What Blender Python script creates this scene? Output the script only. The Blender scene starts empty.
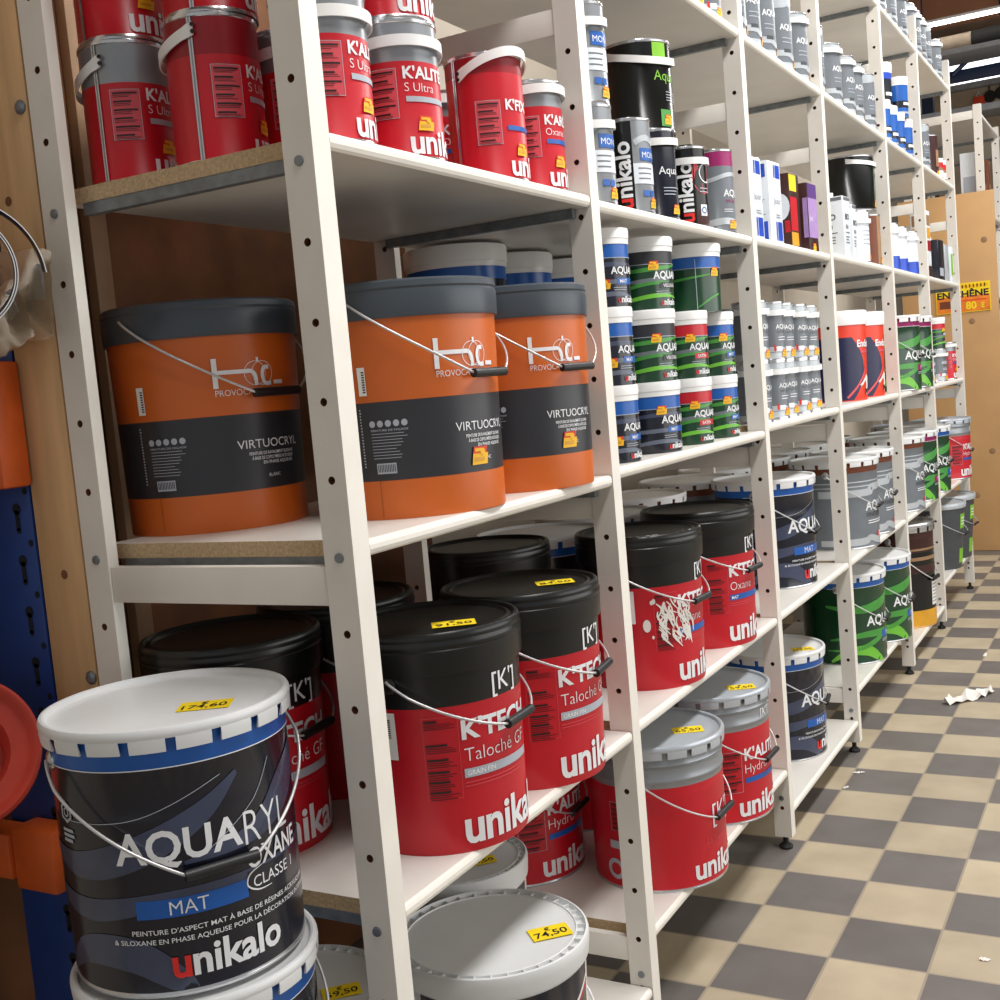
import bpy, bmesh, math, random
from mathutils import Vector, Matrix
random.seed(7)
C = bpy.context.scene.collection
sc = bpy.context.scene
PI = math.pi

# ---------------------------------------------------------------- camera, light, exposure
cd = bpy.data.cameras.new('camera'); cam = bpy.data.objects.new('camera', cd); C.objects.link(cam)
cd.sensor_width = 36; cd.lens = 42.308; cd.clip_start = 0.02; cd.clip_end = 100
RX = Vector((0.87212441, 0.48145669, -0.08716922)); UP = Vector((0.03065452, 0.12404062, 0.99180352))
FW = Vector((-0.48832296, 0.86764819, -0.09342003))
M = Matrix((RX, UP, -FW)).transposed().to_4x4(); M.translation = Vector((0.85685482, -1.14792739, 1.25911287))
cam.matrix_world = M
sc.camera = cam
sc.view_settings.view_transform = 'Standard'; sc.view_settings.look = 'None'
sc.view_settings.gamma = 1.0; sc.view_settings.exposure = 0.0; sc.view_settings.use_curve_mapping = False

w = bpy.data.worlds.new('room_light'); sc.world = w; w.use_nodes = True
w.node_tree.nodes['Background'].inputs[0].default_value = (0.97, 0.985, 1.0, 1)
w.node_tree.nodes['Background'].inputs[1].default_value = 0.42

def area(name, loc, sx, sy, power, rot=(0, 0, 0), col=(1.0, 0.985, 0.965)):
    l = bpy.data.lights.new(name, 'AREA'); l.shape = 'RECTANGLE'; l.size = sx; l.size_y = sy; l.energy = power; l.color = col
    o = bpy.data.objects.new(name, l); C.objects.link(o); o.location = loc; o.rotation_euler = rot
    return o
# ceiling fluorescents over the aisle, and daylight from the shop front beyond the aisle's right side
area('aisle_tube_light', (1.15, 0.3, 3.5), 0.35, 2.2, 66, (0, math.radians(14), 0))
area('aisle_tube_light', (1.15, 2.7, 3.5), 0.35, 2.4, 68, (0, math.radians(14), 0))
area('aisle_tube_light', (1.15, 5.7, 3.5), 0.35, 2.4, 64, (0, math.radians(14), 0))
area('shop_front_light', (3.6, 3.0, 1.7), 5.5, 2.2, 82, (math.radians(90), 0, math.radians(90)))

# ---------------------------------------------------------------- materials
def lin(c):
    c /= 255.0
    return c / 12.92 if c <= 0.04045 else ((c + 0.055) / 1.055) ** 2.4
MATS = {}
def mat(name, rgb, rough=0.5, metal=0.0, var=0.08, scale=25.0, spec=0.5, emit=0, trans=0, alpha=1, bump=0, stretch=None, coat=0):
    m = bpy.data.materials.new(name); m.use_nodes = True; nt = m.node_tree
    b = nt.nodes['Principled BSDF']
    col = [lin(x) for x in rgb]
    tc = nt.nodes.new('ShaderNodeTexCoord'); mp = nt.nodes.new('ShaderNodeMapping')
    nz = nt.nodes.new('ShaderNodeTexNoise'); nz.inputs['Scale'].default_value = scale; nz.inputs['Detail'].default_value = 3
    nt.links.new(tc.outputs['Object'], mp.inputs[0]); nt.links.new(mp.outputs[0], nz.inputs['Vector'])
    if stretch: mp.inputs['Scale'].default_value = stretch
    cr = nt.nodes.new('ShaderNodeValToRGB')
    cr.color_ramp.elements[0].position = 0.3; cr.color_ramp.elements[1].position = 0.7
    cr.color_ramp.elements[0].color = [max(0, x * (1 - var)) for x in col] + [1]
    cr.color_ramp.elements[1].color = [min(1, x * (1 + var)) for x in col] + [1]
    nt.links.new(nz.outputs['Fac'], cr.inputs[0]); nt.links.new(cr.outputs[0], b.inputs['Base Color'])
    b.inputs['Roughness'].default_value = rough; b.inputs['Metallic'].default_value = metal
    b.inputs['Specular IOR Level'].default_value = spec
    if coat: b.inputs['Coat Weight'].default_value = coat; b.inputs['Coat Roughness'].default_value = 0.15
    if emit:
        b.inputs['Emission Color'].default_value = col + [1]; b.inputs['Emission Strength'].default_value = emit
    if trans: b.inputs['Transmission Weight'].default_value = trans
    if alpha < 1: b.inputs['Alpha'].default_value = alpha
    if bump:
        bp = nt.nodes.new('ShaderNodeBump'); bp.inputs['Strength'].default_value = bump; bp.inputs['Distance'].default_value = 0.002
        nt.links.new(nz.outputs['Fac'], bp.inputs['Height']); nt.links.new(bp.outputs[0], b.inputs['Normal'])
    MATS[name] = m
    return m
mat('white_paint', (224, 219, 210), 0.45, var=0.05, scale=9)
mat('white_edge', (238, 234, 224), 0.4, var=0.04, scale=12)
mat('laminate', (226, 222, 214), 0.35, var=0.05, scale=6)
mat('particle', (196, 170, 132), 0.8, var=0.22, scale=220)
mat('hole_wood', (120, 74, 48), 0.9, var=0.3, scale=90)
mat('galvanised', (128, 134, 138), 0.45, 0.5, var=0.18, scale=60)
mat('bolt_zinc', (132, 138, 144), 0.4, 0.8, var=0.1)
mat('black_rubber', (22, 22, 23), 0.6)
mat('wire', (206, 206, 206), 0.35, 0.55, var=0.02)
mat('grip', (26, 26, 28), 0.45)
mat('lid_white', (226, 228, 228), 0.32, var=0.03, scale=10)
mat('lid_steel', (196, 204, 212), 0.28, 0.35, var=0.04, scale=10)
mat('tin_rim', (205, 206, 208), 0.22, 0.9, var=0.04)
mat('tin_grey', (150, 154, 158), 0.3, 0.45, var=0.05)
mat('plastic_white', (240, 240, 238), 0.3, var=0.02)
mat('blue', (26, 92, 176), 0.3, var=0.05)
mat('navy', (22, 25, 38), 0.22, var=0.12, scale=10, coat=0.3)
mat('navy_swirl', (62, 70, 94), 0.25, var=0.15, scale=14, coat=0.3)
mat('slate_swirl', (98, 106, 122), 0.25, var=0.1, scale=14)
mat('white_ink', (236, 238, 240), 0.4, var=0.02)
mat('soft_ink', (176, 182, 192), 0.4, var=0.02)
mat('red', (196, 22, 38), 0.35, var=0.06, scale=14)
mat('red_deep', (150, 16, 30), 0.35, var=0.06, scale=14)
mat('red_panel', (214, 78, 88), 0.4, var=0.04)
mat('red_ink', (222, 44, 40), 0.35)
mat('dark_ink', (34, 24, 26), 0.5)
mat('black_plastic', (20, 22, 21), 0.32, var=0.1)
mat('orange', (206, 100, 32), 0.38, var=0.05, scale=9)
mat('slate_lid', (66, 74, 82), 0.36, var=0.06)
mat('anthracite', (46, 47, 52), 0.38, var=0.06)
mat('green', (18, 62, 36), 0.25, var=0.12, scale=12, coat=0.3)
mat('green_swirl', (70, 150, 62), 0.3, var=0.12)
mat('green_bright', (112, 190, 60), 0.3, var=0.08)
mat('grey_label', (112, 118, 124), 0.3, var=0.05)
mat('grey_light', (186, 192, 196), 0.28, 0.15, var=0.05)
mat('grey_dark', (72, 76, 80), 0.35, var=0.06)
mat('yellow', (250, 218, 20), 0.55, var=0.03)
mat('promo_yellow', (250, 190, 24), 0.5)
mat('promo_red', (226, 66, 30), 0.5)
mat('magenta', (150, 22, 96), 0.35)
mat('brown_dark', (58, 24, 22), 0.35)
mat('purple', (96, 62, 132), 0.35)
mat('lilac', (172, 140, 196), 0.4)
mat('lime', (132, 196, 50), 0.4)
mat('tan', (150, 116, 82), 0.5)
mat('black_gloss', (16, 18, 16), 0.2)
mat('coral', (228, 62, 34), 0.35)
mat('rust', (112, 56, 30), 0.45)
mat('timber', (208, 168, 122), 0.7, var=0.14, scale=5, stretch=(7, 7, 0.6), bump=0.2)
mat('wood_board', (118, 74, 42), 0.75, var=0.3, scale=7, stretch=(1, 1, 1))
mat('mdf', (194, 152, 102), 0.7, var=0.07, scale=4)
mat('wall_paint', (196, 186, 170), 0.8, var=0.06, scale=3)
mat('rack_blue', (26, 62, 130), 0.4, var=0.08)
mat('rack_orange', (206, 90, 30), 0.45, var=0.08)
mat('rack_night', (28, 44, 74), 0.45, var=0.08)
mat('slot_dark', (18, 20, 24), 0.9)
mat('tub_red', (190, 62, 46), 0.55, var=0.12, scale=18)
mat('film', (44, 40, 30), 0.4, 0.0, var=0.2)
mat('packet', (206, 190, 160), 0.18, var=0.15, trans=0.65, alpha=0.75, bump=0.6)
mat('packet_card', (74, 70, 76), 0.5)
mat('ceiling_brown', (112, 74, 56), 0.8, var=0.2, scale=2)
mat('carton', (176, 120, 88), 0.75, var=0.1, scale=5)
mat('roll_black', (34, 32, 30), 0.8, var=0.2)
mat('roll_beige', (176, 158, 138), 0.8, var=0.08)
mat('plank_grey', (150, 152, 156), 0.6)
mat('tube_glow', (255, 252, 244), 0.4, emit=9.0)
mat('window_glow', (244, 248, 255), 0.3, emit=2.2)
mat('wall_far', (176, 160, 138), 0.85, var=0.2, scale=3)
mat('paper', (236, 232, 224), 0.6)
mat('sign_orange', (232, 130, 34), 0.5, var=0.25, scale=20)
mat('navy_blue', (24, 24, 66), 0.35, var=0.05)
mat('ochre', (220, 160, 40), 0.4)
mat('pale_box', (226, 232, 238), 0.35, var=0.03)
mat('bright_blue', (36, 76, 190), 0.3)

def tile_floor():
    m = bpy.data.materials.new('tile_floor'); m.use_nodes = True; nt = m.node_tree; b = nt.nodes['Principled BSDF']
    N = nt.nodes.new; Lk = nt.links.new
    tc = N('ShaderNodeTexCoord'); sx = N('ShaderNodeSeparateXYZ'); Lk(tc.outputs['Object'], sx.inputs[0])
    def mth(op, a, bb=None):
        n = N('ShaderNodeMath'); n.operation = op
        for i, v in ((0, a), (1, bb)):
            if v is None: continue
            if isinstance(v, (int, float)): n.inputs[i].default_value = v
            else: Lk(v, n.inputs[i])
        return n.outputs[0]
    u = mth('DIVIDE', mth('SUBTRACT', sx.outputs[0], 0.0167), 0.2); v = mth('DIVIDE', mth('SUBTRACT', sx.outputs[1], 1.4365), 0.2)
    fu, fv = mth('FLOOR', u), mth('FLOOR', v)
    par = mth('ABSOLUTE', mth('MODULO', mth('ADD', fu, mth('ADD', fv, 200)), 2))
    ru, rv = mth('FRACT', mth('ADD', u, 100)), mth('FRACT', mth('ADD', v, 100))
    def edge(r): return mth('LESS_THAN', mth('MINIMUM', r, mth('SUBTRACT', 1.0, r)), 0.013)
    g = mth('MAXIMUM', edge(ru), edge(rv))
    def rgb(*c):
        n = N('ShaderNodeRGB'); n.outputs[0].default_value = [lin(x) for x in c] + [1]; return n.outputs[0]
    def mix(f, a, c, mode='MIX'):
        n = N('ShaderNodeMix'); n.data_type = 'RGBA'; n.blend_type = mode
        if isinstance(f, (int, float)): n.inputs[0].default_value = f
        else: Lk(f, n.inputs[0])
        Lk(a, n.inputs[6]); Lk(c, n.inputs[7]); return n.outputs[2]
    c = mix(par, rgb(116, 111, 108), rgb(196, 182, 156))
    wn = N('ShaderNodeTexWhiteNoise'); cx = N('ShaderNodeCombineXYZ'); Lk(fu, cx.inputs[0]); Lk(fv, cx.inputs[1]); Lk(cx.outputs[0], wn.inputs[0])
    cr = N('ShaderNodeValToRGB'); cr.color_ramp.elements[0].color = (.86, .86, .86, 1); cr.color_ramp.elements[1].color = (1, 1, 1, 1); Lk(wn.outputs[0], cr.inputs[0])
    c = mix(1.0, c, cr.outputs[0], 'MULTIPLY')
    nz = N('ShaderNodeTexNoise'); nz.inputs['Scale'].default_value = 7; nz.inputs['Detail'].default_value = 8; Lk(tc.outputs['Object'], nz.inputs['Vector'])
    cr2 = N('ShaderNodeValToRGB'); cr2.color_ramp.elements[0].position = .3; cr2.color_ramp.elements[1].position = .75
    cr2.color_ramp.elements[0].color = (.82, .8, .77, 1); cr2.color_ramp.elements[1].color = (1.06, 1.06, 1.05, 1); Lk(nz.outputs['Fac'], cr2.inputs[0])
    c = mix(1.0, c, cr2.outputs[0], 'MULTIPLY')
    c = mix(g, c, rgb(158, 146, 128))
    Lk(c, b.inputs['Base Color']); b.inputs['Roughness'].default_value = 0.5
    bp = N('ShaderNodeBump'); bp.inputs['Strength'].default_value = 0.4; bp.inputs['Distance'].default_value = 0.002; bp.invert = True
    Lk(g, bp.inputs['Height']); Lk(bp.outputs[0], b.inputs['Normal'])
    MATS['tile_floor'] = m
tile_floor()

# ---------------------------------------------------------------- mesh helpers
class MB:
    """collects shapes; build() links them as ONE mesh object"""
    def __init__(s): s.v = []; s.f = []; s.m = []; s.slots = []
    def mi(s, name):
        if name not in s.slots: s.slots.append(name)
        return s.slots.index(name)
    def add(s, vs, fs, m):
        o = len(s.v); k = s.mi(m); s.v += [tuple(x) for x in vs]
        for f in fs: s.f.append(tuple(i + o for i in f)); s.m.append(k)
    def box(s, a, b, m, bev=0.0, rot=None, org=None):
        x0, y0, z0 = a; x1, y1, z1 = b
        if bev > 0:
            bm = bmesh.new(); bmesh.ops.create_cube(bm, size=1)
            for v in bm.verts: v.co = Vector(((x0 + x1) / 2 + v.co.x * (x1 - x0), (y0 + y1) / 2 + v.co.y * (y1 - y0), (z0 + z1) / 2 + v.co.z * (z1 - z0)))
            bmesh.ops.bevel(bm, geom=list(bm.edges), offset=bev, segments=2, affect='EDGES', profile=0.5)
            vs = [v.co.copy() for v in bm.verts]; bm.verts.index_update(); fs = [[v.index for v in f.verts] for f in bm.faces]; bm.free()
        else:
            vs = [Vector(p) for p in ((x0, y0, z0), (x1, y0, z0), (x1, y1, z0), (x0, y1, z0), (x0, y0, z1), (x1, y0, z1), (x1, y1, z1), (x0, y1, z1))]
            fs = [(0, 3, 2, 1), (4, 5, 6, 7), (0, 1, 5, 4), (1, 2, 6, 5), (2, 3, 7, 6), (3, 0, 4, 7)]
        if rot is not None:
            og = Vector(org or (0, 0, 0)); vs = [og + rot @ (v - og) for v in vs]
        s.add(vs, fs, m)
    def lathe(s, prof, mats, n=56, sq=None, x=0, y=0, z=0, axis=None):
        vs = []; idx = []
        for r, h in prof:
            if r < 1e-6: idx.append([len(vs)]); vs.append(Vector((0, 0, h)))
            else:
                ring = []
                for k in range(n):
                    a = 2 * PI * k / n; q = r * (sq(a) if sq else 1)
                    ring.append(len(vs)); vs.append(Vector((q * math.cos(a), q * math.sin(a), h)))
                idx.append(ring)
        if axis is not None: vs = [axis @ v for v in vs]
        vs = [v + Vector((x, y, z)) for v in vs]
        o = len(s.v); s.v += [tuple(v) for v in vs]
        for i in range(len(prof) - 1):
            A, B = idx[i], idx[i + 1]; k = s.mi(mats[i] if isinstance(mats, (list, tuple)) else mats)
            if len(A) == 1 and len(B) == 1: continue
            for j in range(n):
                j2 = (j + 1) % n
                if len(A) == 1: f = (A[0], B[j2], B[j])
                elif len(B) == 1: f = (A[j], A[j2], B[0])
                else: f = (A[j], A[j2], B[j2], B[j])
                s.f.append(tuple(t + o for t in f)); s.m.append(k)
    def tube(s, path, rad, m, n=8, caps=True):
        path = [Vector(p) for p in path]; rings = []; vs = []
        prev = None
        for i, p in enumerate(path):
            t = (path[min(i + 1, len(path) - 1)] - path[max(i - 1, 0)]).normalized()
            if prev is None:
                nrm = t.cross(Vector((0, 0, 1)));
                if nrm.length < 1e-3: nrm = t.cross(Vector((1, 0, 0)))
            else: nrm = prev - t * prev.dot(t)
            nrm.normalize(); prev = nrm; bi = t.cross(nrm)
            r = rad[i] if isinstance(rad, (list, tuple)) else rad
            rings.append([len(vs) + k for k in range(n)])
            for k in range(n):
                a = 2 * PI * k / n; vs.append(p + (nrm * math.cos(a) + bi * math.sin(a)) * r)
        fs = []
        for A, B in zip(rings, rings[1:]):
            for k in range(n): fs.append((A[k], A[(k + 1) % n], B[(k + 1) % n], B[k]))
        if caps: fs.append(tuple(reversed(rings[0]))); fs.append(tuple(rings[-1]))
        s.add(vs, fs, m)
    def build(s, name, parent=None, smooth=True, angle=35):
        me = bpy.data.meshes.new(name); me.from_pydata(s.v, [], s.f)
        for n in s.slots: me.materials.append(MATS[n])
        me.polygons.foreach_set('material_index', s.m)
        if smooth:
            me.polygons.foreach_set('use_smooth', [True] * len(me.polygons)); me.update()
            me.set_sharp_from_angle(angle=math.radians(angle))
        me.update()
        o = bpy.data.objects.new(name, me); C.objects.link(o)
        if parent: o.parent = parent
        return o

TXT = {}
def text_mesh(txt, off, slice_y=False):
    key = (txt, off, slice_y)
    if key in TXT: return TXT[key]
    cu = bpy.data.curves.new('t', 'FONT'); cu.body = txt; cu.size = 1; cu.offset = off; cu.resolution_u = 3
    o = bpy.data.objects.new('t', cu); C.objects.link(o)
    bpy.context.view_layer.update()
    dg = bpy.context.evaluated_depsgraph_get()
    me = bpy.data.meshes.new_from_object(o.evaluated_get(dg))
    bpy.data.objects.remove(o); bpy.data.curves.remove(cu)
    bm = bmesh.new(); bm.from_mesh(me); bpy.data.meshes.remove(me)
    bmesh.ops.remove_doubles(bm, verts=bm.verts, dist=1e-4)
    x1 = max([v.co.x for v in bm.verts] or [1]); st = 0.22; k = 1
    while k * st < x1:
        bmesh.ops.bisect_plane(bm, geom=list(bm.verts) + list(bm.edges) + list(bm.faces), plane_co=(k * st, 0, 0), plane_no=(1, 0, 0)); k += 1
    if slice_y:
        for yy in (0.1, 0.3, 0.5):
            bmesh.ops.bisect_plane(bm, geom=list(bm.verts) + list(bm.edges) + list(bm.faces), plane_co=(0, yy, 0), plane_no=(0, 1, 0))
    bm.verts.index_update()
    vs = [(v.co.x, v.co.y) for v in bm.verts]; fs = []
    for f in bm.faces:
        ids = [v.index for v in f.verts]
        if f.normal.z < 0: ids.reverse()
        fs.append(ids)
    bm.free()
    x0 = min([p[0] for p in vs] or [0])
    TXT[key] = ([(x - x0, y) for x, y in vs], fs, x1 - x0)
    return TXT[key]

class Label:
    """lays printing on a curved (or, with R0=None, flat) surface of a mesh; s runs to the right, z up"""
    def __init__(s, mb, rad, R0, sq=None): s.mb = mb; s.rad = rad; s.R0 = R0; s.sq = sq
    def pt(s, u, z, lay):
        a = u / s.R0; r = s.rad(z) * (s.sq(a) if s.sq else 1) + 0.0005 + 0.0003 * lay
        return (r * math.cos(a), r * math.sin(a), z)
    def rect(s, u0, z0, u1, z1, m, lay=1, skew=0):
        n = max(1, int(abs(u1 - u0) / 0.012) + 1); vs = []
        k = max(1, int(abs(z1 - z0) / 0.05) + 1)
        for j in range(k + 1):
            zz = z0 + (z1 - z0) * j / k
            for i in range(n + 1): vs.append(s.pt(u0 + (u1 - u0) * i / n + skew * j / k, zz, lay))
        fs = [(j * (n + 1) + i, j * (n + 1) + i + 1, (j + 1) * (n + 1) + i + 1, (j + 1) * (n + 1) + i) for j in range(k) for i in range(n)]
        s.mb.add(vs, fs, m)
    def frame(s, u0, z0, u1, z1, m, t=0.0008, lay=2):
        s.rect(u0, z0, u1, z0 + t, m, lay); s.rect(u0, z1 - t, u1, z1, m, lay); s.rect(u0, z0, u0 + t, z1, m, lay); s.rect(u1 - t, z0, u1, z1, m, lay)
    def lines(s, u0, z0, u1, z1, n, m, lay=3, ragged=True, t=0.3):
        for i in range(n):
            z = z1 - (z1 - z0) * (i + 0.5) / n; h = (z1 - z0) / n * t
            e = u1 - (random.random() * 0.35 * (u1 - u0) if ragged else 0)
            s.rect(u0, z - h, e, z + h, m, lay)
    def text(s, txt, u, z, cap, m, bold=0.0, wd=None, align='L', rot=False, lay=2, slant=0):
        vs, fs, W = text_mesh(txt, bold, rot)
        ky = cap / 0.727; kx = ky if wd is None else wd / W
        if align == 'C': u -= kx * W / 2 if not rot else 0
        out = []
        for x, y in vs:
            if rot: out.append(s.pt(u - y * ky, z + x * kx, lay))
            else: out.append(s.pt(u + x * kx, z + y * ky + slant * x * kx, lay))
        s.mb.add(out, fs, m)
        return kx * W
    def strip(s, pts, wd, m, lay=1):
        """band along (u, z) points with half-widths wd"""
        n = 28; P = []
        def cat(a, b, c, d, t): return 0.5 * (2 * b + (c - a) * t + (2 * a - 5 * b + 4 * c - d) * t * t + (3 * b - a - 3 * c + d) * t ** 3)
        q = [pts[0]] + list(pts) + [pts[-1]]; ww = [wd[0]] + list(wd) + [wd[-1]]
        for i in range(n + 1):
            f = i / n * (len(pts) - 1); k = min(int(f), len(pts) - 2); t = f - k
            P.append((cat(*[q[k + j][0] for j in range(4)], t), cat(*[q[k + j][1] for j in range(4)], t), max(0.0004, cat(*[ww[k + j] for j in range(4)], t))))
        vs = []
        for i, (u, z, h) in enumerate(P):
            a, b = P[max(0, i - 1)], P[min(n, i + 1)]
            dx, dz = b[0] - a[0], b[1] - a[1]; l = math.hypot(dx, dz) or 1
            vs += [s.pt(u + dz / l * h, z - dx / l * h, lay), s.pt(u - dz / l * h, z + dx / l * h, lay)]
        s.mb.add(vs, [(2 * i, 2 * i + 2, 2 * i + 3, 2 * i + 1) for i in range(n)], m)
    def ring(s, u, z, r, t, m, n=6, lay=2, ph=PI / 2):
        vs = []
        for k in range(n):
            a = 2 * PI * k / n + ph
            vs += [s.pt(u + r * math.cos(a), z + r * math.sin(a), lay), s.pt(u + (r - t) * math.cos(a), z + (r - t) * math.sin(a), lay)]
        s.mb.add(vs, [(2 * k, (2 * k + 2) % (2 * n), (2 * k + 3) % (2 * n), 2 * k + 1) for k in range(n)], m)
    def disc(s, u, z, r, m, n=12, lay=2, ez=1.0):
        s.mb.add([s.pt(u + r * math.cos(2 * PI * k / n), z + ez * r * math.sin(2 * PI * k / n), lay) for k in range(n)], [tuple(range(n))], m)
    def promo(s, u, z, h=0.02, lay=4):
        s.rect(u, z, u + h * 1.25, z + h * 0.62, 'promo_yellow', lay, skew=h * 0.1); s.rect(u + h * .1, z + h * 0.62, u + h * 1.2, z + h, 'promo_red', lay, skew=h * .1)
        s.rect(u + h * .25, z + h * .72, u + h * .8, z + h * .9, 'promo_yellow', lay + 1); s.disc(u + h * .85, z + h * .7, h * .2, 'promo_yellow', lay=lay + 2)
        s.rect(u + h * .2, z + h * .2, u + h * 1.0, z + h * .4, 'ochre', lay + 1)

class Flat(Label):
    def __init__(s, mb, org, ex, ez): s.mb = mb; s.o = Vector(org); s.ex = Vector(ex).normalized(); s.ez = Vector(ez).normalized(); s.n = s.ex.cross(s.ez)
    def pt(s, u, z, lay): return s.o + s.ex * u + s.ez * z + s.n * (0.0005 + 0.0003 * lay)

def empty(name, loc=(0, 0, 0), rz=0):
    o = bpy.data.objects.new(name, None); C.objects.link(o); o.location = loc; o.rotation_euler = (0, 0, rz); o.empty_display_size = 0.05
    return o
LABELS = {}
def tag(o, label, cat, group=None):
    o['label'] = label; o['category'] = cat
    if group: o['group'] = group
    n = len(label.split())
    if n < 4 or n > 16: print('LABEL LENGTH', n, label)
    if label in LABELS: print('LABEL TWICE', label)
    LABELS[label] = 1
    return o
def structure(o): o['kind'] = 'structure'; return o
def copy_tree(o, parent=None):
    c = o.copy(); C.objects.link(c); c.parent = parent
    for ch in list(o.children): copy_tree(ch, c)
    return c
class Kind:
    """one kind of container: the first put() uses the built one, later ones are copies with copied parts"""
    def __init__(s, make, name): s.make = make; s.name = name; s.proto = None; s.clean = None
    def put(s, x, y, z, rz, label, cat, group=None, scale=None):
        if s.proto is None:
            o = s.make(); s.proto = o; s.kids = [(c, list(c.children)) for c in o.children]
        else:
            o = s.proto.copy(); C.objects.link(o)
            for c, sub in s.kids:
                k = c.copy(); C.objects.link(k); k.parent = o
                for g in sub:
                    h = g.copy(); C.objects.link(h); h.parent = k
        for k in ('label', 'category', 'group'):
            if k in o: del o[k]
        o.location = (x, y, z); o.rotation_euler = (0, 0, math.radians(rz))
        o.scale = (1, 1, 1) if scale is None else scale
        return tag(o, label, cat, group)

# ---------------------------------------------------------------- the setting
mb = MB(); mb.box((-2.2, -3.5, -0.1), (5.5, 12, 0), 'tile_floor'); structure(mb.build('floor', smooth=False))
mb = MB(); mb.box((-2.2, -3.5, 4.35), (5.5, 12, 4.45), 'ceiling_brown')
for k in range(6): mb.box((-2.2, 1.0 + k * 1.9, 4.2), (5.5, 1.14 + k * 1.9, 4.35), 'ceiling_brown')
structure(mb.build('ceiling', smooth=False))
mb = MB(); mb.box((-1.0, -3.5, 0), (-0.86, 12, 4.35), 'wall_paint'); structure(mb.build('wall_left', smooth=False))
mb = MB(); mb.box((-0.86, 10.5, 0), (5.5, 10.62, 4.35), 'wall_far'); structure(mb.build('wall_far', smooth=False))
# window band high in the far wall
mb = MB()
for k in range(7): mb.box((-.8 + k * .62, 10.43, 3.60), (-.74 + k * .62, 10.5, 4.0), 'plank_grey')
mb.box((-.8, 10.43, 3.56), (3.1, 10.5, 3.61), 'plank_grey'); mb.box((-.8, 10.43, 3.99), (3.1, 10.5, 4.04), 'plank_grey')
wf = structure(mb.build('window_1', smooth=False))
mb = MB(); mb.box((-.74, 10.47, 3.61), (3.04, 10.495, 3.99), 'window_glow'); mb.build('pane', wf, smooth=False)

# ---------------------------------------------------------------- the white shelving
FR = [0.0, 0.7948, 1.7626, 2.5797, 3.5713, 4.3922, 5.356]
PT, PW, D, PH = 0.035, 0.045, 0.465, 2.712
RACK_LABEL = 'long white painted wooden shelving with drilled posts, stocked with paint along the aisle'
rack = empty('storage_rack', (0, 0, 0)); tag(rack, RACK_LABEL, 'shelving')
HZ0, HP = 0.592 - 5 * 0.09575, 0.09575
def post_mesh(y0, x0, x1, zt=PH, z0=0.035, pt=PT):
    """upright with real drilled holes through its thickness"""
    mb = MB(); y1 = y0 + pt; xm = x0 + (x1 - x0) * (0.52); m = 'white_paint'; r = 0.0052; n = 16
    zs = [HZ0 + HP * k for k in range(0, 28) if z0 + .02 < HZ0 + HP * k < zt - .02]
    hs = 0.016
    for yf, flip in ((y0, False), (y1, True)):
        z = z0
        for hz in zs + [None]:
            zn = zt if hz is None else hz - hs
            q = [(x0, yf, z), (x1, yf, z), (x1, yf, zn), (x0, yf, zn)]
            mb.add(q, [(0, 1, 2, 3) if not flip else (3, 2, 1, 0)], m)
            if hz is None: break
            # square-with-hole cell
            vs = []; outer = []; inner = []
            for k in range(n):
                a = 2 * PI * k / n; c, s_ = math.cos(a), math.sin(a); q = max(abs(c), abs(s_))
                ox = xm + (x1 - xm if c > 0 else xm - x0) * (c / q); oz = hz + hs * s_ / q
                vs.append((ox, yf, oz)); vs.append((xm + r * c, yf, hz + r * s_))
            fs = []
            for k in range(n):
                a, b = 2 * k, (2 * k + 2) % (2 * n); f = (a, b, b + 1, a + 1)
                fs.append(f if flip else tuple(reversed(f)))
            mb.add(vs, fs, m)
            z = hz + hs
    for hz in zs:
        vs = []
        for k in range(n):
            a = 2 * PI * k / n
            vs += [(xm + r * math.cos(a), y0, hz + r * math.sin(a)), (xm + r * math.cos(a), y1, hz + r * math.sin(a))]
        mb.add(vs, [(2 * k, 2 * k + 1, (2 * k + 3) % (2 * n), (2 * k + 2) % (2 * n)) for k in range(n)], 'hole_wood')
    mb.add([(x1, y0, z0), (x1, y1, z0), (x1, y1, zt), (x1, y0, zt)], [(0, 1, 2, 3)], 'white_edge')
    mb.add([(x0, y0, z0), (x0, y1, z0), (x0, y1, zt), (x0, y0, zt)], [(3, 2, 1, 0)], m)
    mb.add([(x0, y0, zt), (x1, y0, zt), (x1, y1, zt), (x0, y1, zt)], [(0, 1, 2, 3)], m)
    mb.add([(x0, y0, z0), (x1, y0, z0), (x1, y1, z0), (x0, y1, z0)], [(3, 2, 1, 0)], m)
    return mb, xm
def upright_frame(i, y, parent, rails, zt=PH):
    for x0, x1, pt in ((-PW, 0.0, PT), (-D - .004, -D + PW - .003, .019)):
        mb, xm = post_mesh(y, x0, x1, zt, pt=pt); p = mb.build('post', parent, smooth=False)
        for z in ([HZ0 + HP * k for k in (5, 10, 15, 20, 25)] if i == 0 else [.140]):
            b = MB(); b.lathe([(0, 0.0028), (.0062, .0022), (.0066, 0)], 'bolt_zinc', 14, x=xm, y=y - .0002, z=z, axis=Matrix.Rotation(PI / 2, 3, 'X')); b.build('bolt', p)
        f = MB(); f.lathe([(0, 0), (.017, 0), (.018, .006), (.012, .012), (.007, .016), (.007, .038), (0, .038)], 'black_rubber', 20, x=(x0 + x1) / 2, y=y + pt / 2)
        f.build('foot', parent)
    for z0, z1 in rails:
        b = MB(); b.box((-D + PW - .002, y + .002, z0), (-PW - .001, y + .018, z1), 'white_paint', 0.0015); b.build('cross_rail', parent)
for i, y in enumerate(FR):
    upright_frame(i, y, rack, [(0.162, 0.209), (1.010, 1.060), (1.870, 1.915), (2.63, 2.68)])
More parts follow.
